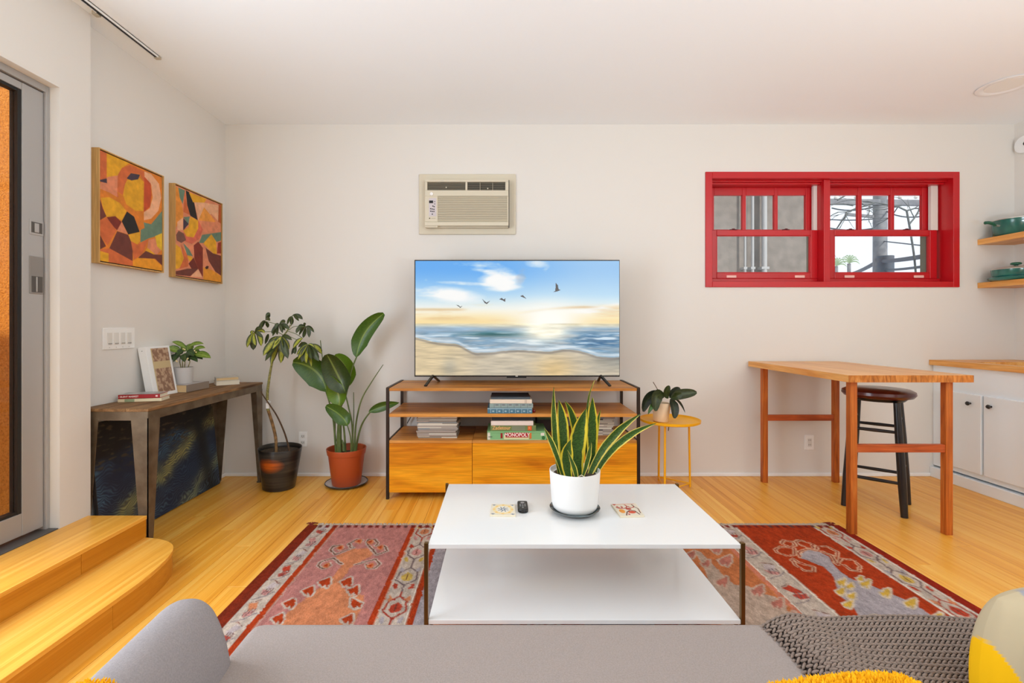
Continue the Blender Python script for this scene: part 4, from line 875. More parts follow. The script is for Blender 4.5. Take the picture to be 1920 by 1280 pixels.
for s, p0, p1, p2 in ((1, (812, 704, 3.45), (797.5, 726, 3.335), (823, 716, 3.655)), (-1, (1126, 704, 3.45), (1144, 725.5, 3.335), (1122, 714, 3.655))):
    a, c, e = at(*p0), at(*p1), at(*p2); c.z = .757; e.z = .757
    b = MB(); b.bar(a, c, .016, .018, w2=.022, h2=.010); b.bar(a+Vector((0, 0, 0)), e, .016, .016, w2=.02, h2=.010); b.build('foot', M_black, tv, bevel=.003)
# ------------------------------------------------------------------ books, games and magazines on the console
def pile_item(name, label, cat, x0, x1, y0, y1, z0, th, cols, group, edge=None, kind='book'):
    t = thing(name, label, cat, ((x0+x1)/2, (y0+y1)/2, z0), group=group)
    M_c = solid(name+'_cover', cols, .5); g = .0015
    if kind == 'book':      # spine towards the camera
        b = MB(); b.box(x0, x1, y0, y1, z0, z0+g).box(x0, x1, y0, y1, z0+th-g, z0+th).box(x0, x1, y0, y0+.003, z0, z0+th); b.build('cover', M_c, t, bevel=.0008)
        MB().box(x0+.003, x1-.003, y0+.003, y1-.004, z0+g, z0+th-g).build('pages', edge or M_pagel, t)
    else:
        MB().box(x0, x1, y0, y1, z0, z0+th).build('box' if kind == 'box' else 'pages', M_c if kind == 'box' else (edge or M_pagel), t, bevel=.001)
    return t, M_c
YB = 3.262
def bxr(px0, px1, Y): return X(px0, Y), X(px1, Y)
z = .5795; G1 = 'books stacked on the middle shelf'
x0, x1 = bxr(914, 998, YB); t, _ = pile_item('hardcover_book', 'blue patterned large book at the bottom of the middle shelf stack', 'book', x0, x1, YB, YB+.22, z, .038, (70, 112, 130), G1)
sv = bx('spine_band', solid('blue_grey_spine', (150, 176, 186), .5), t, x0, x1, YB-.001, YB, z+.030, z+.036, 0)
for q in range(7): xx = x0+.02+q*.042; MB().box(xx, xx+.004, YB-.0012, YB, z+.003, z+.03).box(xx+.012, xx+.026, YB-.0012, YB, z+.010, z+.020).build('spine_motif', sv.data.materials[0], t)
z += .0385
x0, x1 = bxr(918, 999.5, YB); t, _ = pile_item('hardcover_book', 'grey-green patterned book second from the bottom on the middle shelf', 'book', x0, x1, YB, YB+.21, z, .029, (138, 156, 150), G1)
for q in range(6): xx = x0+.03+q*.045; MB().box(xx, xx+.003, YB-.0012, YB, z+.002, z+.027).box(xx+.01, xx+.03, YB-.0012, YB, z+.016, z+.024).build('spine_motif', solid('dull_mauve', (112, 112, 118), .6), t)
z += .0295
x0, x1 = bxr(918.5, 997.5, YB); t, _ = pile_item('hardcover_book', 'cream spined book below the top of the middle shelf stack', 'book', x0, x1, YB, YB+.21, z, .028, (228, 208, 186), G1)
for a in (.83, .86): bx('spine_band', solid('tan_band', (176, 152, 130), .6), t, x0+(x1-x0)*a, x0+(x1-x0)*(a+.012), YB-.001, YB, z+.002, z+.026, 0)
z += .0285
x0, x1 = bxr(920.5, 994, YB+.01); t, _ = pile_item('hardcover_book', 'dark slate covered book on top of the middle shelf stack', 'book', x0, x1, YB+.005, YB+.23, z, .014, (72, 80, 86), G1)
MB().lathe((X(1001, 3.30), 3.30, .5795), [(.001, 0), (.009, .002), (.012, .010), (.008, .02), (.001, .022)], 16).build('red_ball', solid('dark_red_ball', (120, 10, 16), .35), None, smooth=True)
tag(bpy.data.objects['red_ball'], 'small dark red ball on the shelf beside the stacked books', 'ball')
G2 = 'games and books stacked on the console cabinet'; z = .399; YM = 3.262
x0, x1 = bxr(913.5, 1025, YM); t, _ = pile_item('board_game_box', 'green board game box with red title, lowest of the cabinet-top stack', 'board game', x0, x1, YM, YM+.27, z, .060, (126, 176, 120), G2, kind='box')
XW = x1-x0
def lab(nm, a0, a1, b0, b1, c, d=.0008): return bx(nm, solid('print_'+nm, c, .5) if True else None, t, x0+XW*a0, x0+XW*a1, YM-d, YM, z+.060*b0, z+.060*b1, 0)
lab('lid_line', 0, .92, .80, .82, (80, 130, 80)); lab('end_panel', .005, .05, .05, .85, (222, 214, 196)); lab('caption', .02, .085, .33, .40, (60, 60, 58), .0012); lab('red_block', .225, .26, .2, .78, (150, 24, 24)); lab('cream_panel', .28, .70, .10, .80, (214, 208, 160))
lab('title_panel', .31, .695, .30, .84, (170, 24, 28), .0014); lab('orange_block', .71, .745, .15, .80, (206, 112, 50)); lab('white_corner', .90, .96, .5, .82, (226, 216, 200)); lab('stripe', .0, .9, .02, .07, (196, 210, 160))
MB().lathe((x0+XW*.945, YM-.001, z+.016), [(.001, 0), (.012, 0), (.012, .001), (.001, .001)], 20, M=Matrix.Rotation(R(90), 3, 'X')).build('seal', solid('seal_green', (44, 104, 50), .5), t)
lab('hat_icon', .285, .305, .62, .84, (40, 34, 30), .0016)
text('title', 'MONOPOLY', (x0+XW*.503, YM-.0018, z+.0345), .0345, (R(90), 0, 0), solid('title_white', (240, 214, 206), .5), t, sx=.88, bold=.0009)
z += .0605
x0, x1 = bxr(919.5, 1005, YM+.004); t, _ = pile_item('board_game_box', 'olive green game box with orange lettering above the red-titled box', 'board game', x0, x1, YM+.004, YM+.25, z, .038, (112, 128, 72), G2, kind='box')
text('lettering', 'Zadetour', (x0+.075, YM+.0028, z+.021), .034, (R(90), 0, 0), solid('lettering_orange', (226, 170, 104), .5), t, sx=.95, bold=.0006)
XW = x1-x0; YM2 = YM+.004
bx('grey_panel', solid('grey_green_panel', (126, 130, 104), .5), t, x0+XW*.47, x0+XW*.76, YM2-.0008, YM2, z+.002, z+.034, 0)
bx('orange_emblem', solid('emblem_orange', (216, 84, 26), .5), t, x0+XW*.82, x0+XW*.905, YM2-.001, YM2, z+.004, z+.034, 0)
text('emblem_mark', 'K', (x0+XW*.862, YM2-.0014, z+.020), .026, (R(90), 0, 0), bpy.data.materials['lettering_orange'], t)
z += .0385
x0, x1 = bxr(920.5, 1000, YM); t, _ = pile_item('hardcover_book', 'cream pink hardcover book on the olive green game box', 'book', x0, x1, YM, YM+.2, z, .030, (226, 208, 196), G2); z += .0305
x0, x1 = bxr(922, 1003, YM+.02); t, _ = pile_item('hardcover_book', 'black book right under the middle shelf, topmost of its stack', 'book', x0, x1, YM+.02, YM+.22, z, .024, (24, 22, 24), G2)
x0, x1 = bxr(1007, 1029, 3.52); t, _ = pile_item('board_game_box', 'dark brown game box behind the stacked games', 'board game', x0, x1+.02, 3.535, 3.70, .399, .085, (58, 40, 40), G2, kind='box')
x0, x1 = bxr(1007, 1029, 3.54); t, _ = pile_item('board_game_box', 'dull green flat game box on the dark brown box behind', 'board game', x0, x1+.02, 3.54, 3.70, .4845, .030, (86, 104, 72), G2, kind='box')
M_mag = [solid('magazine_%d' % i, c, .45) for i, c in enumerate(((196, 186, 168), (90, 84, 78), (150, 138, 124), (224, 214, 196), (70, 66, 62), (168, 152, 140), (128, 136, 140), (206, 196, 180)))]
def magpile(px0, px1, Y, ztop, n, seed, side, group):
    ORD = 'bottommost second third fourth fifth sixth seventh eighth ninth tenth eleventh twelfth thirteenth fourteenth fifteenth sixteenth topmost'.split()
    rr = random.Random(seed); th = (ztop-.399)/n
    for i in range(n):
        dx, dy2 = rr.uniform(-.008, .008), rr.uniform(-.006, .010); x0, x1 = X(px0, Y)+dx, X(px1, Y)+dx+rr.uniform(-.006, .006); z0 = .399+i*th
        label = ('bottommost thin magazine of the %s pile' if i == 0 else 'topmost thin magazine of the %s pile' if i == n-1 else 'thin magazine, '+ORD[i]+' from the bottom of the %s pile') % side
        t = thing('magazine', label, 'magazine', ((x0+x1)/2, Y+.1, z0), group=group)
        MB().box(x0, x1, Y+dy2+.001, Y+dy2+.21, z0+.0008, z0+th-.0008).build('pages', M_mag[(3, 0, 7, 5, 2)[rr.randint(0, 4)]], t)
        MB().box(x0-.001, x1+.001, Y+dy2, Y+dy2+.211, z0+th-.0012, z0+th-.0002).box(x0-.001, x1+.001, Y+dy2, Y+dy2+.211, z0+.0001, z0+.001).box(x0-.001, x0+(x1-x0)*rr.choice((.3, .6, 1)), Y+dy2-.0002, Y+dy2+.002, z0+.0002, z0+th-.0003).build('cover', M_mag[rr.randint(0, 7)], t)
magpile(782, 856, 3.31, .548, 17, 2, 'left-hand magazine', 'magazines piled at left on the console cabinet')
magpile(1121, 1150, 3.40, .54, 13, 5, 'right-hand magazine', 'magazines piled at right on the console cabinet')
# ------------------------------------------------------------------ air conditioner
YA = BW
def ax(px): return (px-VX)*3.70/F
def az(py): return H-(py-VY)*3.70/F
ac = thing('air_conditioner', 'cream through-wall air conditioner above the television', 'air conditioner', (ax(876), BW, az(426)))
b = MB(); x0, x1, z0, z1 = X(786, BW), X(967, BW), Z(440, BW), Z(327, BW)
b.box(x0, x1, BW-.014, BW, z0, z1); b.build('mounting_flange', M_ac, ac, bevel=.006, seg=3)
ux0, ux1, uz0, uz1 = ax(797), ax(953.5), az(426), az(337); YF = 3.69
b = MB(); vz0, vz1 = az(357), az(341.5)
def fr_(b_, xa, xb, za, zb, y0=YF, y1=YF+.02): b_.box(xa, xb, y0, y1, za, zb)
v1a, v1b, v2a, v2b = ax(801.5), ax(872.7), ax(876.5), ax(947.5); g0, g1, gz0, gz1 = ax(821), ax(951), az(416), az(368)
fr_(b, ux0, ux1, vz1, uz1); fr_(b, ux0, v1a, vz0, vz1); fr_(b, v1b, v2a, vz0, vz1); fr_(b, v2b, ux1, vz0, vz1); fr_(b, ux0, ux1, gz1, vz0); fr_(b, ux0, g0, gz0, gz1); fr_(b, g1, ux1, gz0, gz1); fr_(b, ux0, ux1, uz0+.02, gz0)
b.box(ux0, ux1, YF+.02, BW-.01, uz0, uz1); b.box(ux0, ux1, YF-.012, YF+.02, uz0+.008, gz0-.006)
b.build('front_housing', M_ac, ac, bevel=.003)
bx('vent_back', M_acd, ac, v1a, v1b, YF+.018, YF+.0205, vz0, vz1, 0); bx('vent_back', M_acd, ac, v2a, v2b, YF+.018, YF+.0205, vz0, vz1, 0)
M_vl = solid('vent_louver', (128, 120, 104), .6); M_vl2 = solid('vent_louver_dark', (62, 52, 42), .6)
for i in range(5):
    zz = vz0+.008+i*.012
    MB(Matrix.Translation((0, YF+.010, zz)) @ Matrix.Rotation(R(50), 4, 'X')).box(v1a, v1b, -.007, .007, -.001, .001).build('vent_louver', M_vl, ac)
for i in range(4):
    zz = vz0+.010+i*.015; MB(Matrix.Translation((0, YF+.012, zz)) @ Matrix.Rotation(R(20), 4, 'X')).box(v2a, v2b, -.006, .006, -.001, .001).build('vent_louver', M_vl, ac)
for a in (1/3, 2/3): bx('vent_divider', M_acg, ac, v2a+(v2b-v2a)*a-.0015, v2a+(v2b-v2a)*a+.0015, YF+.003, YF+.016, vz0, vz1, 0)
for px, pz in ((837, 352), (914.5, 354)): MB().lathe((ax(px), YF+.004, az(pz)), [(.001, 0), (.005, 0), (.005, .006), (.001, .008)], 12, M=Matrix.Rotation(R(90), 3, 'X')).build('vent_tab', M_ac, ac)
bx('grille_back', M_acg, ac, g0, g1, YF+.012, YF+.0205, gz0, gz1, 0)
for i in range(11):
    zz = gz0+(i+.5)*(gz1-gz0)/11; MB(Matrix.Translation((0, YF+.005, zz)) @ Matrix.Rotation(R(-35), 4, 'X')).box(g0, g1, -.008, .008, -.0015, .0015).build('grille_louver', M_ac, ac)
MB().lathe((ax(809.5), YF, az(364.3)), [(.001, 0), (.013, 0), (.012, .006), (.001, .008)], 20, M=Matrix.Rotation(R(90), 3, 'X')).build('logo_disc', M_white, ac, smooth=True)
cpn = bx('control_panel', solid('panel_lilac', (206, 196, 198), .4), ac, ax(804.5), ax(818.5), YF-.0015, YF, az(406), az(372), .0005)
bx('display', M_black, cpn, ax(805), ax(812.5), YF-.0022, YF-.0014, az(381.5), az(376.5), 0)
for px, py in ((812, 387), (814.5, 388), (808, 392), (811, 392.5), (814, 393), (808, 396.5), (811, 397), (814, 397), (811, 402)): bx('button', M_rubber, cpn, ax(px-1), ax(px+1), YF-.0028, YF-.0014, az(py+1.1), az(py-1.1), .0005)
for px, py in ((815.5, 378.5), (815.5, 383)): bx('arrow_button', M_rubber, cpn, ax(px-.7), ax(px+.7), YF-.0028, YF-.0014, az(py+.9), az(py-.9), .0005)
MB().lathe((ax(806), YF, az(409.7)), [(.001, 0), (.005, 0), (.005, .001), (.001, .0012)], 14, M=Matrix.Rotation(R(90), 3, 'X')).build('badge', M_acd, ac)
bx('badge_line', M_acg, ac, ax(808.5), ax(817), YF-.0005, YF, az(410.5), az(409.2), 0)
bx('drain_tab', M_ac, ac, ax(797.5), ax(821), YF-.004, YF+.012, az(427), az(422.5), .002)
MB().lathe((ax(819), YF-.004, az(426)), [(.001, 0), (.007, .001), (.008, .006), (.001, .009)], 14, M=Matrix.Rotation(R(90), 3, 'X')).build('drain_plug', M_ac, ac, smooth=True)
bx('side_shadow', M_acd, ac, ux1, ux1+.006, YF+.004, BW-.012, uz0+.004, uz1-.004, 0)  # shadow at the unit's right side, put in as a dark strip
# ------------------------------------------------------------------ console table at left
CT0, CT1, CY0, CY1, CZT = -2.162, -1.812, 2.455, 3.632, .75
ct_ = thing('console_table', 'narrow industrial console table with plank top and rusty steel legs', 'table', (-1.99, 3.04, 0))
for x0, x1 in ((CT0, -2.045), (-2.044, -1.928), (-1.927, CT1)): bx('top_board', M_old, ct_, x0, x1, CY0, CY1, CZT-.016, CZT, .002)
b = MB(); b.box(CT0+.004, CT1-.004, CY0+.004, CY0+.008, CZT-.062, CZT-.016).box(CT0+.004, CT1-.004, CY1-.008, CY1-.004, CZT-.062, CZT-.016).box(CT1-.008, CT1-.004, CY0+.008, CY1-.008, CZT-.062, CZT-.016).box(CT0+.004, CT0+.008, CY0+.008, CY1-.008, CZT-.062, CZT-.016); b.build('apron', M_steel, ct_, bevel=.001)
for x, sx in ((CT1-.003, -1), (CT0+.003, 1)):
    for y, sy in ((CY0+.003, 1), (CY1-.003, -1)):
        b = MB(); a, c, t = .088, .034, .004; zt = CZT-.05
        for (ux_, uy) in ((sx, 0), (0, sy)):
            def q(z, w): return [(x, y, z), (x+ux_*w, y+uy*w, z), (x+ux_*w+(sx*t if uy else 0), y+uy*w+(sy*t if ux_ else 0), z), (x+(sx*t if uy else 0), y+(sy*t if ux_ else 0), z)]
            vs = q(.006, c)+q(zt, a); b.add(vs, [(0, 1, 2, 3), (4, 5, 6, 7), (0, 1, 5, 4), (1, 2, 6, 5), (2, 3, 7, 6), (3, 0, 4, 7)])
        lg = b.build('leg', M_steel, ct_)
        MB().lathe((x+sx*.014, y+sy*.014, 0), [(.001, 0), (.020, 0), (.020, .006), (.001, .007)], 16).build('foot_pad', M_steel, lg)
# dark canvas leaning under the table: a plain abstract
cvs = thing('leaning_canvas', 'large dark blue and yellow abstract canvas leaning on the wall under the console table', 'painting', (-2.12, 3.05, 0))
th = math.atan2(.062, .64); W2, H2 = 300, 190
n1 = fbm(H2, W2, 4, 6, 4, 41); n2 = fbm(H2, W2, 5, 5, 4, 42); u, v = np.meshgrid(np.linspace(0, 1, W2), np.linspace(0, 1, H2))
ang = n1*9+u*2; st_ = fbm(H2, W2, 60, 26, 2, 43)
str_ = .5+.5*np.sin((v*240+u*110+n1*70))
im = np.zeros((H2, W2, 3)); im[:] = (34, 44, 66); im = mixc(im, (70, 104, 128), np.clip((n2-.42)*4, 0, 1)*str_); im = mixc(im, (30, 26, 26), 1-sst(v+.35*u*(1-u)+.25*(n1-.5), .28, .42))
bd = v-(.95-.75*u+.25*(n1-.5)); im = mixc(im, (168, 158, 88), np.exp(-(bd/.085)**2)*(.35+.65*str_)); bd = v-(1.55-.85*u+.2*(n2-.5)); im = mixc(im, (150, 150, 104), np.exp(-(bd/.06)**2)*(.3+.7*str_))
im = mixc(im, (78, 66, 50), np.clip((st_-.6)*6, 0, 1)*(1-sst(v, .3, .5))*.9); im = mixc(im, (24, 22, 24), np.exp(-((u-.80-.1*v)/.07)**2)*.85)
im = mixc(im, (96, 128, 140), np.clip((str_-.75)*3, 0, 1)*sst(v, .45, .7)*.5)
O = Vector((-2.100, 2.515, 0.004)); up = Vector((-math.sin(th), 0, math.cos(th)))
M4 = Matrix.Translation(O) @ Matrix.Rotation(-th, 4, 'Y')
MB(M4).box(-.018, 0, 0, 1.055, 0, .655).build('stretched_canvas', solid('canvas_edge', (60, 52, 48), .8), cvs, bevel=.002)
fo = O+M4.to_3x3() @ Vector((.0008, 0, 0)); plane_grid('painted_face', tuple(fo+up*.653+Vector((0, .002, 0))), (0, 1.051, 0), tuple(-up*.650), im, attr_mat('canvas_paint', .55), cvs)
# ------------------------------------------------------------------ two framed paintings
XP = -2.132
def wallp(px): return 2.132*F/(VX-px)
def painting(name, label, pyl, pyr, pxl, pxr, polys, bgc, seed):
    y0, y1 = wallp(pxl), wallp(pxr); zt = (Z(pyl[0], y0)+Z(pyr[0], y1))/2; zb = (Z(pyl[1], y0)+Z(pyr[1], y1))/2
    t = thing(name, label, 'painting', (LW, (y0+y1)/2, zb)); fw = .006
    b = MB(); b.box(LW, XP+.002, y0-fw, y0, zb-fw, zt+fw).box(LW, XP+.002, y1, y1+fw, zb-fw, zt+fw).box(LW, XP+.002, y0, y1, zt, zt+fw).box(LW, XP+.002, y0, y1, zb-fw, zb); b.build('frame', M_frame, t, bevel=.001)
    bx('shadow_gap', M_rubber, t, LW, XP-.012, y0, y1, zb, zt, 0)
    bx('canvas', M_old, t, LW+.01, XP-.004, y0+.006, y1-.006, zb+.006, zt-.006, 0)
    rs = Ras(220, 270, bgc)
    def mp(x, y):
        px, py = 160+x/4, 240+y/4; Y = 2.132*F/(VX-px); return ((Y-y0)/(y1-y0), (zt-Z(py, Y))/(zt-zb))
    for c, L in polys: rs.poly([mp(*p) for p in L], c)
    im = rs.out(); n_ = fbm(270, 220, 20, 16, 4, seed); im = np.clip(im*(1+.22*(n_-.5))[..., None], 0, 255)
    plane_grid('painted_face', (XP-.003, y0+.006, zt-.006), (0, y1-y0-.012, 0), (0, 0, -(zt-zb-.012)), im, attr_mat('paint_'+str(seed), .7), t)
OR, GD, TC, RO, PKp, MA, TE, BK, NV, CRp = (216, 124, 40), (224, 162, 34), (206, 104, 56), (196, 78, 40), (220, 136, 98), (108, 54, 44), (104, 130, 108), (34, 32, 32), (62, 50, 66), (232, 172, 132)
painting('framed_painting', 'framed orange abstract painting with big yellow oval and pink arc, nearer the door', (278, 489), (332, 511), 187, 306, [
 (OR, [(107, 150), (600, 370), (600, 1100), (107, 1000)]), (TC, [(107, 150), (160, 170), (160, 370), (107, 385)]), (GD, [(160, 178), (335, 255), (280, 290), (245, 350), (160, 370)]),
 (TC, [(245, 345), (275, 295), (340, 270), (448, 320), (448, 400), (415, 340), (340, 330), (310, 390), (290, 450), (285, 500), (240, 520)]), (OR, [(240, 470), (285, 500), (310, 570), (380, 625), (440, 640), (420, 700), (370, 665), (260, 540)]),
 (PKp, [(107, 410), (170, 360), (245, 350), (240, 515), (180, 480), (107, 450)]), (NV, [(107, 383), (160, 372), (162, 408), (107, 396)]), (GD, [(320, 380), (350, 390), (415, 370), (443, 400), (440, 622), (380, 620), (310, 570), (285, 500), (300, 420)]), (NV, [(313, 372), (345, 333), (415, 345), (400, 380), (350, 388)]),
 (CRp, [(448, 320), (500, 340), (560, 415), (577, 520), (555, 620), (500, 680), (445, 692), (445, 630), (490, 600), (512, 520), (500, 420), (450, 362)]), (RO, [(448, 360), (495, 410), (503, 500), (490, 590), (445, 628)]),
 (GD, [(115, 520), (180, 515), (260, 560), (312, 622), (278, 692), (220, 665), (158, 665), (130, 590)]), (MA, [(107, 525), (130, 600), (158, 662), (107, 692)]), ((126, 46, 34), [(160, 668), (225, 660), (277, 707), (240, 768), (200, 730)]),
 (BK, [(315, 625), (370, 665), (412, 780), (325, 800), (275, 700)]), (PKp, [(275, 705), (322, 800), (238, 770)]), (TC, [(107, 692), (160, 672), (236, 770), (165, 885), (107, 800)]), (MA, [(240, 775), (330, 805), (360, 900), (358, 1002), (180, 905)]), (MA, [(107, 800), (155, 890), (107, 915)]),
 (TE, [(415, 685), (450, 710), (500, 722), (588, 615), (588, 800), (480, 830), (418, 862), (420, 780)]), (OR, [(400, 660), (440, 690), (450, 750), (412, 770)]), (GD, [(325, 802), (415, 780), (415, 850), (395, 875), (345, 850)]), (TC, [(345, 850), (395, 878), (480, 835), (430, 950), (370, 990)]), (PKp, [(480, 840), (530, 830), (575, 920), (540, 958), (470, 905)]),
 ((226, 182, 44), [(530, 812), (588, 788), (588, 930), (545, 890)]), (GD, [(470, 900), (540, 958), (500, 960), (455, 925)]), (MA, [(400, 978), (460, 925), (520, 952), (588, 955), (588, 1040), (530, 985), (440, 980)]), ((230, 150, 34), [(360, 1000), (400, 980), (520, 985), (588, 1045), (588, 1090), (360, 1040)]), (TC, [(107, 915), (180, 905), (360, 1003), (360, 1040), (175, 1010), (107, 930)]), (GD, [(107, 925), (175, 945), (175, 1012), (107, 998)])], OR, 51)
painting('framed_painting', 'framed orange abstract painting with a black stroke on top, nearer the corner', (347, 518), (381, 530), 329, 416, [
 (PKp, [(677, 430), (1030, 570), (1030, 1170), (677, 1110)]), ((226, 142, 52), [(677, 430), (700, 445), (735, 620), (735, 670), (677, 745)]), (TE, [(697, 438), (748, 462), (732, 565), (710, 520)]), (TC, [(748, 462), (762, 565), (800, 655), (735, 625)]),
 (BK, [(755, 460), (790, 480), (820, 560), (845, 688), (790, 655), (765, 570)]), (GD, [(778, 475), (915, 528), (895, 555), (810, 552)]), (CRp, [(820, 552), (895, 555), (1005, 575), (1002, 695), (950, 640), (850, 690)]), ((230, 150, 62), [(850, 690), (895, 590), (985, 700), (900, 715)]), ((188, 90, 40), [(1005, 570), (1030, 575), (1030, 720), (1002, 700)]),
 (PKp, [(850, 690), (985, 705), (1030, 735), (1030, 775), (900, 802), (850, 760)]), ((214, 104, 78), [(735, 760), (850, 690), (885, 760), (860, 830), (800, 870), (750, 850)]), (GD, [(735, 768), (775, 740), (790, 660), (850, 692), (850, 750), (815, 820), (760, 812)]), (TE, [(735, 665), (785, 660), (775, 720)]), (NV, [(735, 672), (777, 718), (735, 765)]), (CRp, [(690, 702), (733, 668), (733, 765), (690, 762)]),
 ((118, 76, 64), [(680, 800), (700, 768), (740, 790), (757, 840), (720, 862), (685, 842)]), (GD, [(677, 870), (715, 900), (740, 985), (705, 1055), (677, 1062)]), (TC, [(715, 868), (770, 960), (775, 1040), (705, 1060), (740, 980)]), (TE, [(735, 862), (780, 910), (808, 962), (765, 955)]), (GD, [(765, 960), (800, 965), (815, 1000), (780, 1000)]),
 (TE, [(855, 862), (880, 800), (1030, 778), (1030, 840), (990, 855), (950, 795), (900, 862)]), (GD, [(888, 865), (950, 795), (985, 850), (992, 940), (982, 957), (920, 900)]), ((126, 44, 30), [(815, 880), (850, 852), (885, 900), (885, 1122), (850, 1060), (820, 980)]), ((110, 40, 30), [(775, 1020), (815, 972), (850, 1060), (800, 1060)]), (MA, [(677, 1078), (770, 1058), (850, 1058), (790, 1115), (677, 1105)]),
 (CRp, [(790, 1118), (850, 1062), (880, 1125)]), (MA, [(905, 898), (960, 940), (1030, 962), (1030, 1115), (980, 1080), (930, 1000)]), ((150, 52, 34), [(1000, 862), (1030, 850), (1030, 942), (992, 942)]), ((224, 146, 40), [(888, 1045), (960, 1070), (1030, 1118), (1030, 1170), (888, 1142)]), ((60, 28, 24), [(903, 1048), (915, 1036), (930, 1040), (925, 1058), (908, 1062)])], PKp, 52)
# ------------------------------------------------------------------ things on the console table
def book(name, label, corner, ang, L, Wd, z0, th, cover, pages, group=None, spine='front', cat='book'):
    M4 = Matrix.Translation((corner[0], corner[1], z0)) @ Matrix.Rotation(R(ang), 4, 'Z'); c = M4 @ Vector((L/2, Wd/2, 0))
    t = thing(name, label, cat, tuple(c), group=group); mc = solid(name+'_cover', cover, .45); g = .0018
    b = MB(M4); b.box(0, L, 0, Wd, 0, g).box(0, L, 0, Wd, th-g, th)
    if spine == 'front': b.box(0, L, 0, g*1.3, 0, th)
    if spine == 'right': b.box(L-g*1.3, L, 0, Wd, 0, th)
    if spine == 'left': b.box(0, g*1.3, 0, Wd, 0, th)
    b.build('cover', mc, t, bevel=.0006)
    MB(M4).box(.003, L-.003, .003, Wd-.003, g, th-g).build('pages', pages, t); return t, M4
GB = 'books on the console table'
t, m4 = book('paperback_book', 'cream spined paperback under the red book on the console table', (-2.128, 2.655), 14, .212, .115, CZT+.0005, .0175, (232, 214, 176), M_pagel, GB)
MB(m4).box(.033, .08, -.0006, 0, .001, .0165).build('label_band', solid('sage_label', (150, 160, 122), .6), t)
t, m4 = book('paperback_book', 'red spined paperback with white lettering on the console table', (-2.128, 2.657), 14, .203, .11, CZT+.0185, .0225, (168, 16, 18), M_pagel, GB)
MB(m4).box(.002, .200, .004, .109, .0225, .0231).build('top_cover', pbr('grey_photo_cover', (190, 184, 180), .3, c2=(130, 132, 130), vscale=25), t)
o = text('title', '- SILENT MARKET', m4 @ Vector((.05, -.0008, .0112)), .0125, (R(90), 0, R(14)), solid('book_title_white', (244, 214, 206), .5), t, bold=.0004)
MB(m4).box(.182, .192, -.0006, 0, .007, .016).build('publisher_mark', bpy.data.materials['book_title_white'], t)
t, m4 = book('hardcover_book', 'thick grey hardcover book under the small potted plant', (-2.152, 3.055), 0, .142, .235, CZT+.0005, .046, (150, 134, 120), M_pages, GB, spine='right')
MB(m4).box(.004, .138, .01, .23, .046, .0466).build('top_cover', pbr('pale_mottled_cover', (200, 192, 190), .3, c2=(160, 150, 146), vscale=30), t)
t, m4 = book('paperback_book', 'thicker lower paperback of the pair at the far end of the console', (-2.03, 3.405), 38, .15, .115, CZT+.0005, .032, (214, 206, 192), M_pagel, GB, spine='left')
t, m4 = book('paperback_book', 'thinner upper paperback of the pair at the far end of the console', (-2.035, 3.412), 36, .143, .11, CZT+.033, .021, (190, 184, 172), M_pages, GB, spine='left')
# leaning white picture
lp = thing('leaning_picture', 'white thick-edged picture with a brown print leaning against the wall', 'picture', (-2.1, 2.95, CZT))
th = math.atan2(.055, .30); M4 = Matrix.Translation((-2.062, 2.845, CZT+.0005)) @ Matrix.Rotation(-th, 4, 'Y')
MB(M4).box(-.048, 0, 0, .205, 0, .305).build('frame', M_white, lp, bevel=.002)
MB(M4).box(-.026, -.022, -.0006, .0, .01, .012).box(-.026, -.022, -.0006, 0, .28, .284).build('edge_screw', M_rubber, lp)
rs = Ras(80, 120, (206, 184, 140)); n_ = fbm(120, 80, 14, 10, 4, 61); im = rs.out(); vv = np.linspace(0, 1, 120)[:, None]; msk = ((vv < .3) | ((vv > .46))) & (np.linspace(0, 1, 80)[None] > .06)
im = np.where(msk[..., None], mixc(np.full((120, 80, 3), (146., 110., 88.)), (194, 162, 134), np.clip((n_-.45)*6, 0, 1)), im)
pf = M4 @ Vector((.0008, .036, .292)); U = M4.to_3x3() @ Vector((0, .15, 0)); V_ = M4.to_3x3() @ Vector((0, 0, -.272)); plane_grid('print', tuple(pf), tuple(U), tuple(V_), im, attr_mat('brown_print', .5), lp)
# small leafy pot on the grey book
PZ0 = CZT+.0475; pc = Vector((-2.101, 3.155, PZ0))
pp = thing('potted_foliage', 'small leafy green plant in a white pot on the grey book', 'potted plant', pc)
MB().lathe(pc, [(.001, 0), (.055, 0), (.057, .003), (.060, .104), (.0595, .106), (.056, .105), (.055, .09), (.001, .09)], 48).build('pot', pbr('grey_white_pot', (208, 203, 200), .6), pp, smooth=True)
MB().lathe(pc+Vector((0, 0, .091)), [(.001, .002), (.055, 0), (.001, -.001)], 24).build('soil', M_soil, pp)
def c7(x, y, Y): return at(200+x/6.857, 620+y/6.857, Y)
M_poin = leaf_mat('light_green_leaf', (92, 122, 34), (126, 150, 48), (64, 92, 26), .8, .1, rib=(150, 168, 80)); M_poind = leaf_mat('dark_green_leaf', (34, 58, 22), (54, 84, 30), (30, 50, 20), .8, .1, rib=(80, 104, 44))
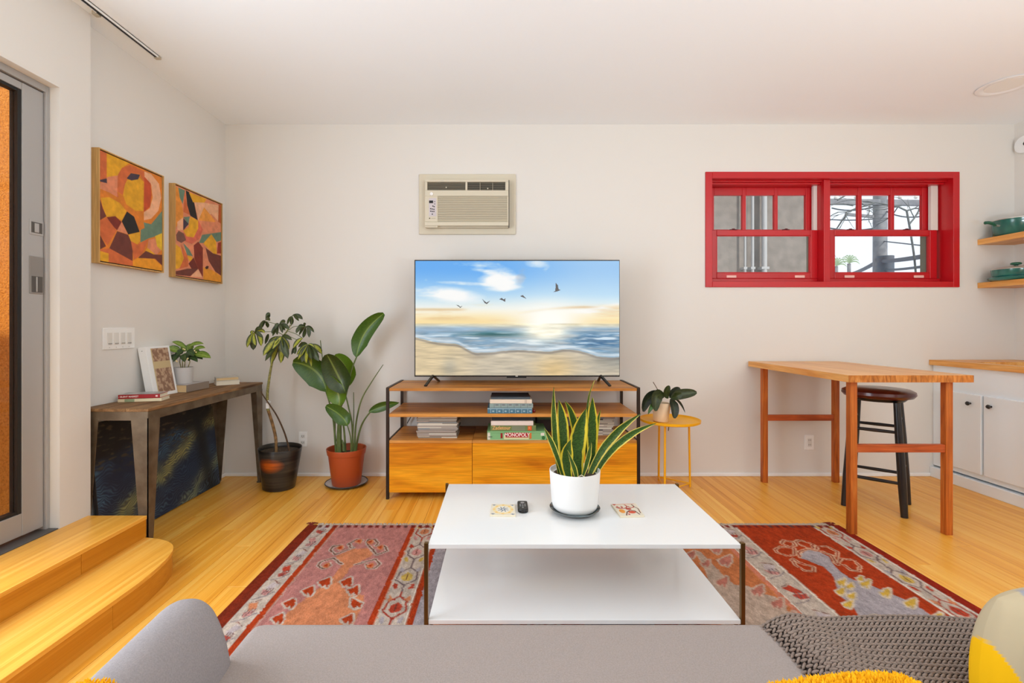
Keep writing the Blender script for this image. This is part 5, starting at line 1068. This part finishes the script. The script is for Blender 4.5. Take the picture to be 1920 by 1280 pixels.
for i, (b0, t0, w, d, dy) in enumerate((((1020, 225), (838, 142), 62, 0, -.02), ((950, 270), (745, 232), 100, 0, -.05), ((930, 330), (695, 392), 82, 1, -.05), ((1050, 200), (1248, 168), 62, 0, .0), ((1110, 250), (1268, 222), 62, 0, -.02), ((1120, 300), (1340, 350), 98, 0, -.05), ((1060, 335), (1170, 402), 70, 1, -.07), ((980, 290), (800, 330), 90, 1, .02),
        ((1000, 290), (1000, 402), 110, 1, -.07), ((1060, 290), (1070, 165), 100, 0, .03), ((930, 300), (860, 400), 80, 1, -.06), ((1090, 310), (1235, 368), 80, 1, -.01), ((980, 260), (900, 330), 90, 1, -.04), ((1030, 260), (1120, 330), 90, 1, -.05), ((1010, 270), (960, 190), 70, 0, .04), ((1100, 270), (1195, 300), 80, 0, .03), ((960, 300), (930, 260), 90, 1, .02), ((1030, 310), (1060, 390), 80, 1, -.03))):
    a = c7(*b0, 3.14+dy*.3); c = c7(*t0, 3.14+dy); c.x = max(c.x, -2.165+.0); m = (a+c)/2+Vector((0, 0, .012)); leaf('leaf', (a, m, c), w/6.857*3.14/F, M_poind if d else M_poin, pp, 'lance', face=(.1, -1, .75), cup=.3, n=9)
for i, (x, y) in enumerate(((960, 470), (1000, 470), (1040, 470), (980, 470))): MB().tube([c7(x, y+20, 3.14), c7(x+(-20, 8, 30, -6)[i], 400, 3.12), c7(x+(-10, 0, 20, 10)[i], 310, 3.13)], [.003, .0025, .002], 6).build('stem', M_vstem, pp, smooth=True)
M_bud = solid('cream_bud', (240, 220, 160), .6)
for x, y in ((985, 232), (1005, 240), (1130, 255), (1150, 275), (895, 385), (905, 395), (1045, 355), (1035, 365)): MB().lathe(c7(x, y, 3.07), [(.0005, -.005), (.004, -.002), (.004, .002), (.0005, .005)], 8).build('bud', M_bud, pp, smooth=True)
# ------------------------------------------------------------------ umbrella plant in the dark pot
bc = Vector((-1.625, 3.49, 0)); up1 = thing('umbrella_plant', 'variegated umbrella plant with thin bent trunk in a dark brushed pot', 'potted plant', bc)
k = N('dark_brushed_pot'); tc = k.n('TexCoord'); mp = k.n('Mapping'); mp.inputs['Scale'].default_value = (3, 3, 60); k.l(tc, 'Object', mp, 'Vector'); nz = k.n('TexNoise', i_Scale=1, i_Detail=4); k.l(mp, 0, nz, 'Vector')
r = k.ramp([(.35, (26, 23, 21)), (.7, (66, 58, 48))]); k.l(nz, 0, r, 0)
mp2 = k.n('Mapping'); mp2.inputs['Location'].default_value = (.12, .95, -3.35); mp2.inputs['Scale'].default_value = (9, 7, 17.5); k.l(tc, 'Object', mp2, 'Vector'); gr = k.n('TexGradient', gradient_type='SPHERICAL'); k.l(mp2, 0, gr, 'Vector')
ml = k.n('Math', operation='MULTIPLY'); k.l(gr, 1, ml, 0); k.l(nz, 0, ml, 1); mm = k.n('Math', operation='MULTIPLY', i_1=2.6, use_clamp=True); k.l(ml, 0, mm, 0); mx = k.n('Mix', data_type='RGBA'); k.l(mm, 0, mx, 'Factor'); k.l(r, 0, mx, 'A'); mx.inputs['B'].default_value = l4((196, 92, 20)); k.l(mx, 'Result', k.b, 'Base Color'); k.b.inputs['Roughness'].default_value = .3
MT = Matrix.Rotation(R(2.0), 3, 'Y')
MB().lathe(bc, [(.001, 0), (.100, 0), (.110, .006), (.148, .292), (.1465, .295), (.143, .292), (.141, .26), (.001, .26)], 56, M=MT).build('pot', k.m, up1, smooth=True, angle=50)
MB().lathe(bc+MT @ Vector((0, 0, .262)), [(.001, .004), (.14, 0), (.001, -.002)], 32, M=MT).build('soil', M_soil, up1)
def c4(x, y, Y): return at(440+x/3.368, 560+y/3.368, Y)
YS = 3.47
MB().tube(smooth_path([c4(262, 1010, YS-.02), c4(262, 940, YS-.02), c4(258, 870, YS), c4(236, 780, YS), c4(212, 705, YS)]), .0105, 10).build('trunk', M_bark, up1, smooth=True)
MB().tube(smooth_path([c4(212, 705, YS), c4(206, 610, YS), c4(219, 500, YS), c4(235, 410, YS), c4(255, 340, YS), c4(290, 260, YS), c4(330, 205, YS), c4(352, 165, YS)]), [.0105-.0065*i/42 for i in range(43)], 9).build('trunk', M_vstem, up1, smooth=True)
MB().tube(smooth_path([c4(348, 1000, YS+.02), c4(345, 960, YS+.02), c4(318, 855, YS), c4(270, 745, YS-.02), c4(225, 675, YS-.03), c4(190, 625, YS-.02), c4(166, 585, YS)]), [.0075-.004*i/36 for i in range(37)], 8).build('trunk', M_bark2, up1, smooth=True)
tg_ = c4(208, 665, YS-.014); MB().box(tg_.x-.012, tg_.x+.012, YS-.016, YS-.0135, tg_.z-.032, tg_.z+.028).box(tg_.x-.014, tg_.x+.012, YS-.016, YS+.012, tg_.z+.008, tg_.z+.018).build('plant_tag', M_white, up1, bevel=.001)
M_sch = leaf_mat('variegated_leaflet', (182, 178, 56), (140, 150, 40), (46, 60, 20), .50, .22, bands=5); M_schd = leaf_mat('dark_leaflet', (48, 60, 24), (68, 82, 28), (40, 50, 24), .6, .2, bands=5)
def cu(x, y, Y): return at(450+x/8.535, 570+y/8.535, Y)
UM = [((410, 262), 1, -.02, [(440, 145), (488, 160), (482, 268)]), ((400, 275), 1, .0, [(300, 375), (345, 395), (440, 378), (290, 430)]), ((235, 455), 0, -.05, [(112, 695), (212, 735), (250, 662), (338, 672), (372, 540), (395, 462), (185, 485), (360, 400)]), ((625, 330), 1, -.03, [(500, 470), (520, 515), (600, 490), (680, 465), (725, 425), (785, 408), (722, 298), (560, 400)]),
      ((455, 478), 1, .0, [(398, 645)]), ((665, 525), 0, -.08, [(455, 700), (372, 825), (400, 912), (490, 965), (650, 945), (768, 872), (670, 775), (788, 722), (832, 575), (545, 650), (520, 715)]), ((832, 188), 1, .0, [(750, 335), (820, 338), (1005, 245)]), ((845, 185), 0, -.02, [(945, 272)]), ((1050, 365), 1, .02, [(1058, 312), (925, 400), (900, 470), (945, 500), (1010, 540), (1105, 535), (1188, 455)]),
      ((1005, 548), 0, -.04, [(848, 705)]), ((900, 660), 1, -.02, [(820, 808), (880, 800)]), ((1085, 650), 0, -.06, [(1305, 795), (1262, 912), (1145, 1002), (1058, 945), (990, 930), (905, 812), (925, 885), (930, 690), (1190, 735), (1040, 800), (1150, 880)])]
kk = 0
for (cx_, cy_), dk, dy, tips in UM:
    c0 = cu(cx_, cy_, YS+dy)
    for (tx, ty) in tips:
        L = math.hypot(tx-cx_, ty-cy_); yy = YS+dy+random.uniform(-.05, .03); c1 = cu(tx, ty, yy); m = (c0+c1)/2+Vector((random.uniform(-.01, .01), random.uniform(-.01, .01), .018 if abs(tx-cx_) > 40 else .004))
        w = min(.052, max(.026, L/8.535*YS/F*.36)); kk += 1
        leaf('leaflet', (c0, m, c1), w, M_schd if (dk or kk % 3 == 0) else M_sch, up1, 'spoon', face=(random.uniform(-.4, .4), -1, random.uniform(-.1, .5)), cup=.25, n=9)
for pts in ([(820, 350), (835, 188)], [(790, 410), (880, 355), (1050, 365)], [(760, 430), (900, 480), (1005, 548)], [(790, 405), (680, 345), (625, 330)], [(700, 500), (560, 440), (235, 455)], [(790, 410), (600, 325), (410, 275)], [(740, 490), (665, 525)], [(790, 515), (950, 590), (1085, 650)]):
    MB().tube(smooth_path([cu(x, y, YS-.02) for x, y in pts]), .0022, 6).build('leaf_stalk', M_gstem, up1, smooth=True)
# ------------------------------------------------------------------ bird of paradise in the terracotta pot
bc2 = Vector((-1.158, 3.565, 0)); YB2 = 3.56
sa = thing('pot_tray', 'round glossy tray with a dark rim under the terracotta pot', 'saucer', bc2)
MB().lathe(bc2, [(.001, 0), (.12, 0), (.145, .010), (.153, .020), (.150, .0215), (.141, .012), (.12, .005), (.001, .004)], 56).build('dish', pbr('pale_glaze', (206, 198, 190), .15, coat=.5), sa, smooth=True, angle=60)
MB().lathe(bc2, [(.139, .004), (.146, .0102), (.1545, .020), (.1515, .0235), (.1495, .022)], 56).build('rim', pbr('dark_rim_glaze', (48, 54, 58), .2), sa, smooth=True)
bp = thing('bird_of_paradise_plant', 'tall bird of paradise plant with paddle leaves in a terracotta pot', 'potted plant', bc2+Vector((0, 0, .006)))
MB().lathe(bc2+Vector((0, 0, .006)), [(.001, 0), (.098, 0), (.103, .006), (.130, .222), (.136, .224), (.143, .262), (.142, .266), (.136, .264), (.131, .225), (.128, .215), (.001, .215)], 56).build('pot', M_terra, bp, smooth=True, angle=45)
MB().lathe(bc2+Vector((0, 0, .218)), [(.001, .008), (.08, .010), (.127, .002), (.001, -.002)], 32).build('soil', M_soil, bp)
M_bop = leaf_mat('paddle_leaf', (48, 82, 12), (64, 98, 20), (50, 80, 16), .9, .1, bands=40, rib=(112, 136, 50), rough=.35); M_bopl = leaf_mat('paddle_leaf_light', (88, 120, 24), (104, 134, 32), (84, 114, 28), .9, .1, bands=40, rib=(150, 160, 74), rough=.35); M_bopd = leaf_mat('paddle_leaf_dark', (40, 56, 18), (54, 72, 24), (40, 54, 18), .9, .1, bands=40, rib=(104, 120, 54), rough=.35)
for i, (b0, m0, t0, w, dy, mt, tw, pf) in enumerate((
    ((768, 372), (815, 220), (942, 94), 106, -.02, M_bop, .3, 'paddle'), ((578, 588), (500, 460), (366, 402), 160, -.05, M_bop, -.2, 'paddle'), ((698, 596), (640, 480), (580, 352), 150, -.10, M_bopd, .1, 'paddle'),
    ((705, 560), (700, 440), (630, 358), 110, .0, M_bopl, .2, 'paddle'), ((655, 682), (640, 590), (595, 480), 120, -.06, M_bopl, .1, 'lance'), ((712, 802), (665, 735), (576, 676), 92, -.14, M_bop, .2, 'paddle'), ((846, 714), (935, 680), (1040, 655), 58, -.02, M_bop, .3, 'lance'))):
    leaf('leaf', (c4(*b0, YB2+dy), c4(*m0, YB2+dy), c4(*t0, YB2+dy-.03)), w/3.368*YB2/F, mt, bp, pf, face=(.25*math.sin(i*3), -1, .15), cup=.35, twist=tw, n=18)
for pts, r0, r1, dy in (([(700, 970), (690, 820), (668, 700), (700, 620), (735, 460), (772, 362)], .008, .005, -.01), ([(640, 980), (625, 780), (600, 660), (576, 585)], .008, .005, -.02), ([(662, 985), (660, 880), (662, 790)], .022, .016, -.02), ([(745, 975), (742, 800), (718, 680), (697, 594)], .007, .005, -.05), ([(668, 800), (660, 740), (655, 680)], .011, .005, -.03), ([(735, 975), (733, 880), (712, 800)], .006, .004, -.08),
        ([(762, 975), (778, 880), (805, 790), (850, 722), (880, 705)], .009, .004, 0), ([(757, 975), (765, 800), (800, 640), (868, 520), (938, 415)], .008, .0025, 0), ([(745, 900), (752, 740), (751, 590)], .004, .003, .02), ([(640, 900), (618, 740), (590, 620), (566, 470), (541, 262)], .006, .003, .02), ([(690, 960), (686, 920), (678, 890)], .012, .004, -.03), ([(640, 960), (632, 840), (640, 700), (650, 620)], .008, .005, .02)):
    q = smooth_path([c4(x, y, YB2+dy) for x, y in pts]); MB().tube(q, [r0+(r1-r0)*i/(len(q)-1) for i in range(len(q))], 8).build('leaf_stalk', M_gstem, bp, smooth=True)
# ------------------------------------------------------------------ yellow tray table and orchid
yc = Vector((1.205, 3.455, 0)); yt = thing('tray_table', 'round yellow metal tray table beside the media console', 'table', yc)
MB().lathe(yc+Vector((0, 0, .487)), [(.001, 0), (.200, 0), (.208, .004), (.210, .020), (.207, .021), (.203, .008), (.198, .005), (.001, .005)], 64).build('tray', M_yel, yt, smooth=True, angle=50)
ft = [(1.128, 3.335), (1.368, 3.50), (1.187, 3.645)]
for x, y in ft: MB().tube([(x+(yc.x-x)*.05, y+(yc.y-y)*.05, .486), (x, y, .002)], .0075, 10).build('leg', M_yel, yt, smooth=True)
for i in range(3): a, c = ft[i], ft[(i+1) % 3]; MB().tube([(a[0], a[1], .028), (c[0], c[1], .028)], .005, 8).build('stretcher', M_yel, yt, smooth=True)
MB().tube([(1.2, 3.45, .486), (1.165, 3.37, .44)], .003, 6).build('catch_wire', M_alud, yt)
oc = Vector((1.13, 3.43, .4925)); op = thing('potted_orchid', 'leafy orchid without flowers in a cream pot on the yellow table', 'potted plant', oc)
MB().lathe(oc, [(.001, 0), (.046, 0), (.052, .006), (.062, .13), (.0615, .135), (.057, .133), (.055, .115), (.001, .115)], 44, M=Matrix.Rotation(R(4), 3, 'Y')).build('pot', pbr('cream_ceramic', (240, 212, 176), .55), op, smooth=True, angle=50)
MB().lathe(oc+Vector((.008, 0, .118)), [(.001, .006), (.054, 0), (.001, -.002)], 24).build('bark', M_soil, op)
def c5(x, y, Y): return at(1180+x/12.8, 710+y/12.8, Y)
M_orc = leaf_mat('orchid_leaf', (36, 48, 12), (52, 64, 18), (36, 46, 14), .9, .1, rib=(66, 80, 26)); M_orcd = leaf_mat('orchid_leaf_dark', (22, 30, 16), (34, 46, 20), (26, 32, 18), .9, .1, rib=(48, 62, 28)); M_orcl = leaf_mat('orchid_leaf_light', (54, 96, 36), (64, 104, 40), (44, 76, 30), .9, .1)
for i, (b0, m0, t0, w, dy, mt) in enumerate((((840, 430), (520, 430), (340, 790), 240, -.02, M_orcd), ((860, 420), (680, 420), (640, 775), 270, -.07, M_orc), ((720, 480), (560, 640), (450, 855), 110, -.08, M_orcl), ((940, 470), (900, 330), (962, 165), 170, -.02, M_orc), ((960, 460), (1110, 300), (1230, 260), 190, .02, M_orcd), ((990, 430), (1290, 360), (1620, 325), 240, .0, M_orc), ((990, 440), (1130, 420), (1260, 350), 170, -.05, M_orc), ((1000, 465), (1090, 680), (1085, 950), 205, -.07, M_orcd), ((1060, 465), (1220, 580), (1340, 820), 60, .02, M_orcd))):
    leaf('leaf', (c5(*b0, 3.42), c5(*m0, 3.42+dy), c5(*t0, 3.42+dy*1.2)), w/12.8*3.42/F, mt, op, 'paddle' if i not in (2, 8) else 'lance', face=(.1, -1, .35), cup=.3, n=14)
MB().tube(smooth_path([c5(760, 450, 3.43), c5(715, 330, 3.43), c5(640, 190, 3.43), c5(570, 75, 3.43)]), [.0025]*19, 6).build('flower_stem', M_bark2, op, smooth=True)
# ------------------------------------------------------------------ pine counter table and stool
pt = thing('counter_table', 'tall pine counter table with square stained legs against the back wall', 'table', (2.26, 3.2, 0))
nb_ = 6; M_endg = wood('pine_end_grain', [(.3, (150, 84, 30)), (.5, (196, 118, 46)), (.7, (222, 152, 78))], 'Z', 22, .5, stretch=3, dist=2)
for i in range(nb_): a = 1.918+.695*i/nb_; c = 1.918+.695*(i+1)/nb_; bx('top_board', M_pine, pt, a+.0004, c-.0004, 2.6612, 3.745, .86, .90, .0012); bx('end_grain', M_endg, pt, a+.0006, c-.0006, 2.6595, 2.6612, .8606, .8994, .0003)
for x0 in (1.952, 2.488):
    for y0, y1 in ((2.69, 2.728), (3.595, 3.633)): bx('leg', M_pinel, pt, x0, x0+.038, y0, y1, .004 if y0 < 3 and x0 < 2 else 0, .8598, .002)
for y0 in (2.695, 3.60): bx('cross_rail', M_pinex, pt, 1.99, 2.488, y0, y0+.026, .463, .507, .002)
bx('hook_strip', M_black, pt, 2.14, 2.20, 3.64, 3.66, .845, .8595, .002)
A_, B_, A2, B2 = Vector((2.463, 2.94, 0)), Vector((2.238, 3.143, 0)), Vector((2.672, 3.165, 0)), Vector((2.447, 3.368, 0)); ce = (A_+B2)/2+Vector((.012, 0, 0))
stl = thing('bar_stool', 'backless stool with dark red padded seat and black legs under the pine table', 'stool', ce)
M_blk = pbr('black_lacquered_wood', (28, 26, 28), .3); M_lea = pbr('oxblood_leather', (96, 20, 24), .3, c2=(72, 14, 18), vscale=9, coat=.3, bump=.15, bscale=120)
MB().lathe(ce+Vector((0, 0, .706)), [(.001, .0), (.15, .0), (.184, .008), (.198, .026), (.195, .044), (.17, .058), (.10, .066), (.001, .068)], 56).build('seat', M_lea, stl, smooth=True)
MB().lathe(ce+Vector((0, 0, .690)), [(.001, 0), (.14, 0), (.155, .0155), (.001, .0154)], 40).build('seat_base', M_blk, stl, smooth=True, angle=40)
def legp(f, z): t_ = z/.68; q = f+(ce-f)*(.27*t_); return Vector((q.x, q.y, z))
for f in (A_, B_, A2, B2): MB().tube([legp(f, 0), legp(f, .2), legp(f, .45), legp(f, .693)], [.019, .023, .022, .018], 14).build('leg', M_blk, stl, smooth=True)
for a, c, zs in ((A_, B_, (.20, .51)), (A2, B2, (.20, .51)), (A_, A2, (.26, .57)), (B_, B2, (.26, .57))):
    for z in zs: p, q = legp(a, z), legp(c, z); MB().tube([p, (p+q)/2, q], [.009, .0115, .009], 10).build('rung', M_blk, stl, smooth=True)
# ------------------------------------------------------------------ kitchen run at right
kc = thing('base_cabinet', 'white kitchen base cabinet with black knobs along the right wall', 'cabinet', (3.68, 2.4, 0))
bx('body', M_cab, kc, 3.372, RW-.002, .6, BW-.002, .092, .869, .001)
bx('plinth', M_cab, kc, 3.345, RW-.002, .6, BW-.002, 0, .078, .003)
M_knob = solid('black_knob', (20, 19, 19), .35)
for y0, y1, ky in ((3.362, 3.678, 3.438), (2.90, 3.346, 3.291), (2.44, 2.884, 2.50), (1.98, 2.424, 2.36), (1.52, 1.964, 1.58)):
    d = MB(); d.box(3.352, 3.3715, y0, y1, .129, .686); dd = d.build('door', M_cab, kc, bevel=.005, seg=3)
    MB().lathe((3.352, ky, .62), [(.001, 0), (.007, 0), (.006, .010), (.013, .016), (.015, .022), (.011, .029), (.001, .031)], 24, M=Matrix.Rotation(R(-90), 3, 'Y')).build('knob', M_knob, dd, smooth=True)
wt = thing('worktop', 'wooden butcher-block worktop with a sink cutout along the right wall', 'worktop', (3.67, 2.2, .871))
b = MB(); b.box(3.34, 3.43, .6, BW-.002, .871, .911).box(3.86, RW-.002, .6, BW-.002, .871, .911).box(3.43, 3.86, 3.50, BW-.002, .871, .911).box(3.43, 3.86, .6, 2.72, .871, .911); b.build('slab', M_count, wt, bevel=.0015)
MB().box(3.425, 3.43, 2.715, 3.505, .72, .8705).box(3.86, 3.865, 2.715, 3.505, .72, .8705).box(3.43, 3.86, 3.50, 3.505, .72, .8705).box(3.43, 3.86, 2.715, 2.72, .72, .8705).box(3.425, 3.865, 2.715, 3.505, .715, .72).build('sink_basin', pbr('sink_steel', (150, 148, 146), .3, metal=.9), wt)
for z0, z1, nm in ((1.808, 1.85, 'upper'), (1.470, 1.512, 'lower')):
    t = thing('wall_shelf', nm+' thick wooden wall shelf at the right edge of the room', 'shelf', (3.86, 3.2, z0), group='wooden wall shelves')
    bx('board', M_count, t, 3.72, RW-.001, 2.2, BW-.001, z0, z1, .0015)
    for y in (3.45, 2.6): bx('bracket', M_white, t, 3.80, RW-.001, y, y+.05, z0-.006, z0-.0005, .001)
M_teal = pbr('teal_enamel', (44, 116, 104), .22, coat=.5, c2=(30, 92, 84), vscale=9); M_tealk = solid('teal_knob', (34, 96, 72), .35); M_rim = pbr('steel_rim', (206, 200, 190), .3, metal=.7)
p1 = thing('saucepan', 'teal saucepan with side handle on the upper wall shelf', 'pan', (3.862, 3.60, 1.8505))
c = Vector((3.862, 3.60, 1.8505)); MB().lathe(c, [(.001, 0), (.115, 0), (.132, .012), (.138, .10), (.142, .116), (.139, .118), (.134, .10), (.128, .014), (.001, .008)], 56).build('body', M_teal, p1, smooth=True, angle=60)
MB().lathe(c+Vector((0, 0, .117)), [(.134, 0), (.143, 0), (.143, .004), (.136, .005)], 48).build('rim', M_rim, p1, smooth=True)
MB().tube(smooth_path([c+Vector((-.138, 0, .075)), c+Vector((-.165, 0, .078)), c+Vector((-.185, 0, .09)), c+Vector((-.215, 0, .098)), c+Vector((-.245, 0, .096))]), [.006]*7+[.009]*6+[.012]*11+[.007], 10).build('handle', M_tealk, p1, smooth=True)
MB().tube([c+Vector((-.136, 0, .075)), c+Vector((-.160, 0, .077))], .008, 10).build('handle_collar', M_rim, p1, smooth=True)
p2 = thing('lidded_pan', 'teal lidded pan on the lower wall shelf', 'pan', (3.838, 3.585, 1.5125))
c = Vector((3.842, 3.59, 1.5125)); MB().lathe(c, [(.001, 0), (.13, 0), (.152, .010), (.155, .022), (.140, .032), (.001, .030)], 56).build('skillet', M_teal, p2, smooth=True, angle=60)
MB().lathe(c+Vector((0, 0, .031)), [(.001, 0), (.125, 0), (.132, .008), (.136, .052), (.001, .050)], 56).build('body', M_teal, p2, smooth=True, angle=60)
MB().lathe(c+Vector((0, 0, .083)), [(.134, 0), (.139, .001), (.137, .006), (.09, .020), (.03, .027), (.001, .028)], 48).build('lid', M_rim, p2, smooth=True)
MB().lathe(c+Vector((0, 0, .109)), [(.001, 0), (.012, 0), (.012, .008), (.030, .013), (.032, .022), (.024, .028), (.001, .030)], 28).build('lid_knob', M_tealk, p2, smooth=True)
ps = thing('wall_poster', 'white poster with a grey coffee flask drawing below the wall shelves', 'poster', (RW, 3.55, 1.05))
bx('paper', solid('poster_paper', (226, 220, 212), .6), ps, RW-.003, RW-.0005, 3.35, 3.742, 1.052, 1.42, 0)
rs = Ras(196, 184, (226, 220, 212)); K_ = (84, 80, 78)
rs.poly([(.14, .80), (.34, .12), (.60, .12), (.80, .80)], (196, 192, 188)); rs.poly([(.24, .46), (.34, .12), (.60, .12), (.70, .46)], (140, 134, 130)); rs.line([(.14, .80), (.34, .12), (.60, .12), (.80, .80), (.6, .83), (.35, .83)], .02, K_, True); rs.line([(.20, .78), (.36, .3)], .012, (150, 144, 140)); rs.line([(.15, .93), (.8, .93)], .008, (140, 134, 130))
plane_grid('flask_drawing', (RW-.0036, 3.735, 1.415), (0, -.38, 0), (0, 0, -.358), rs.out(), attr_mat('poster_print', .6), ps)
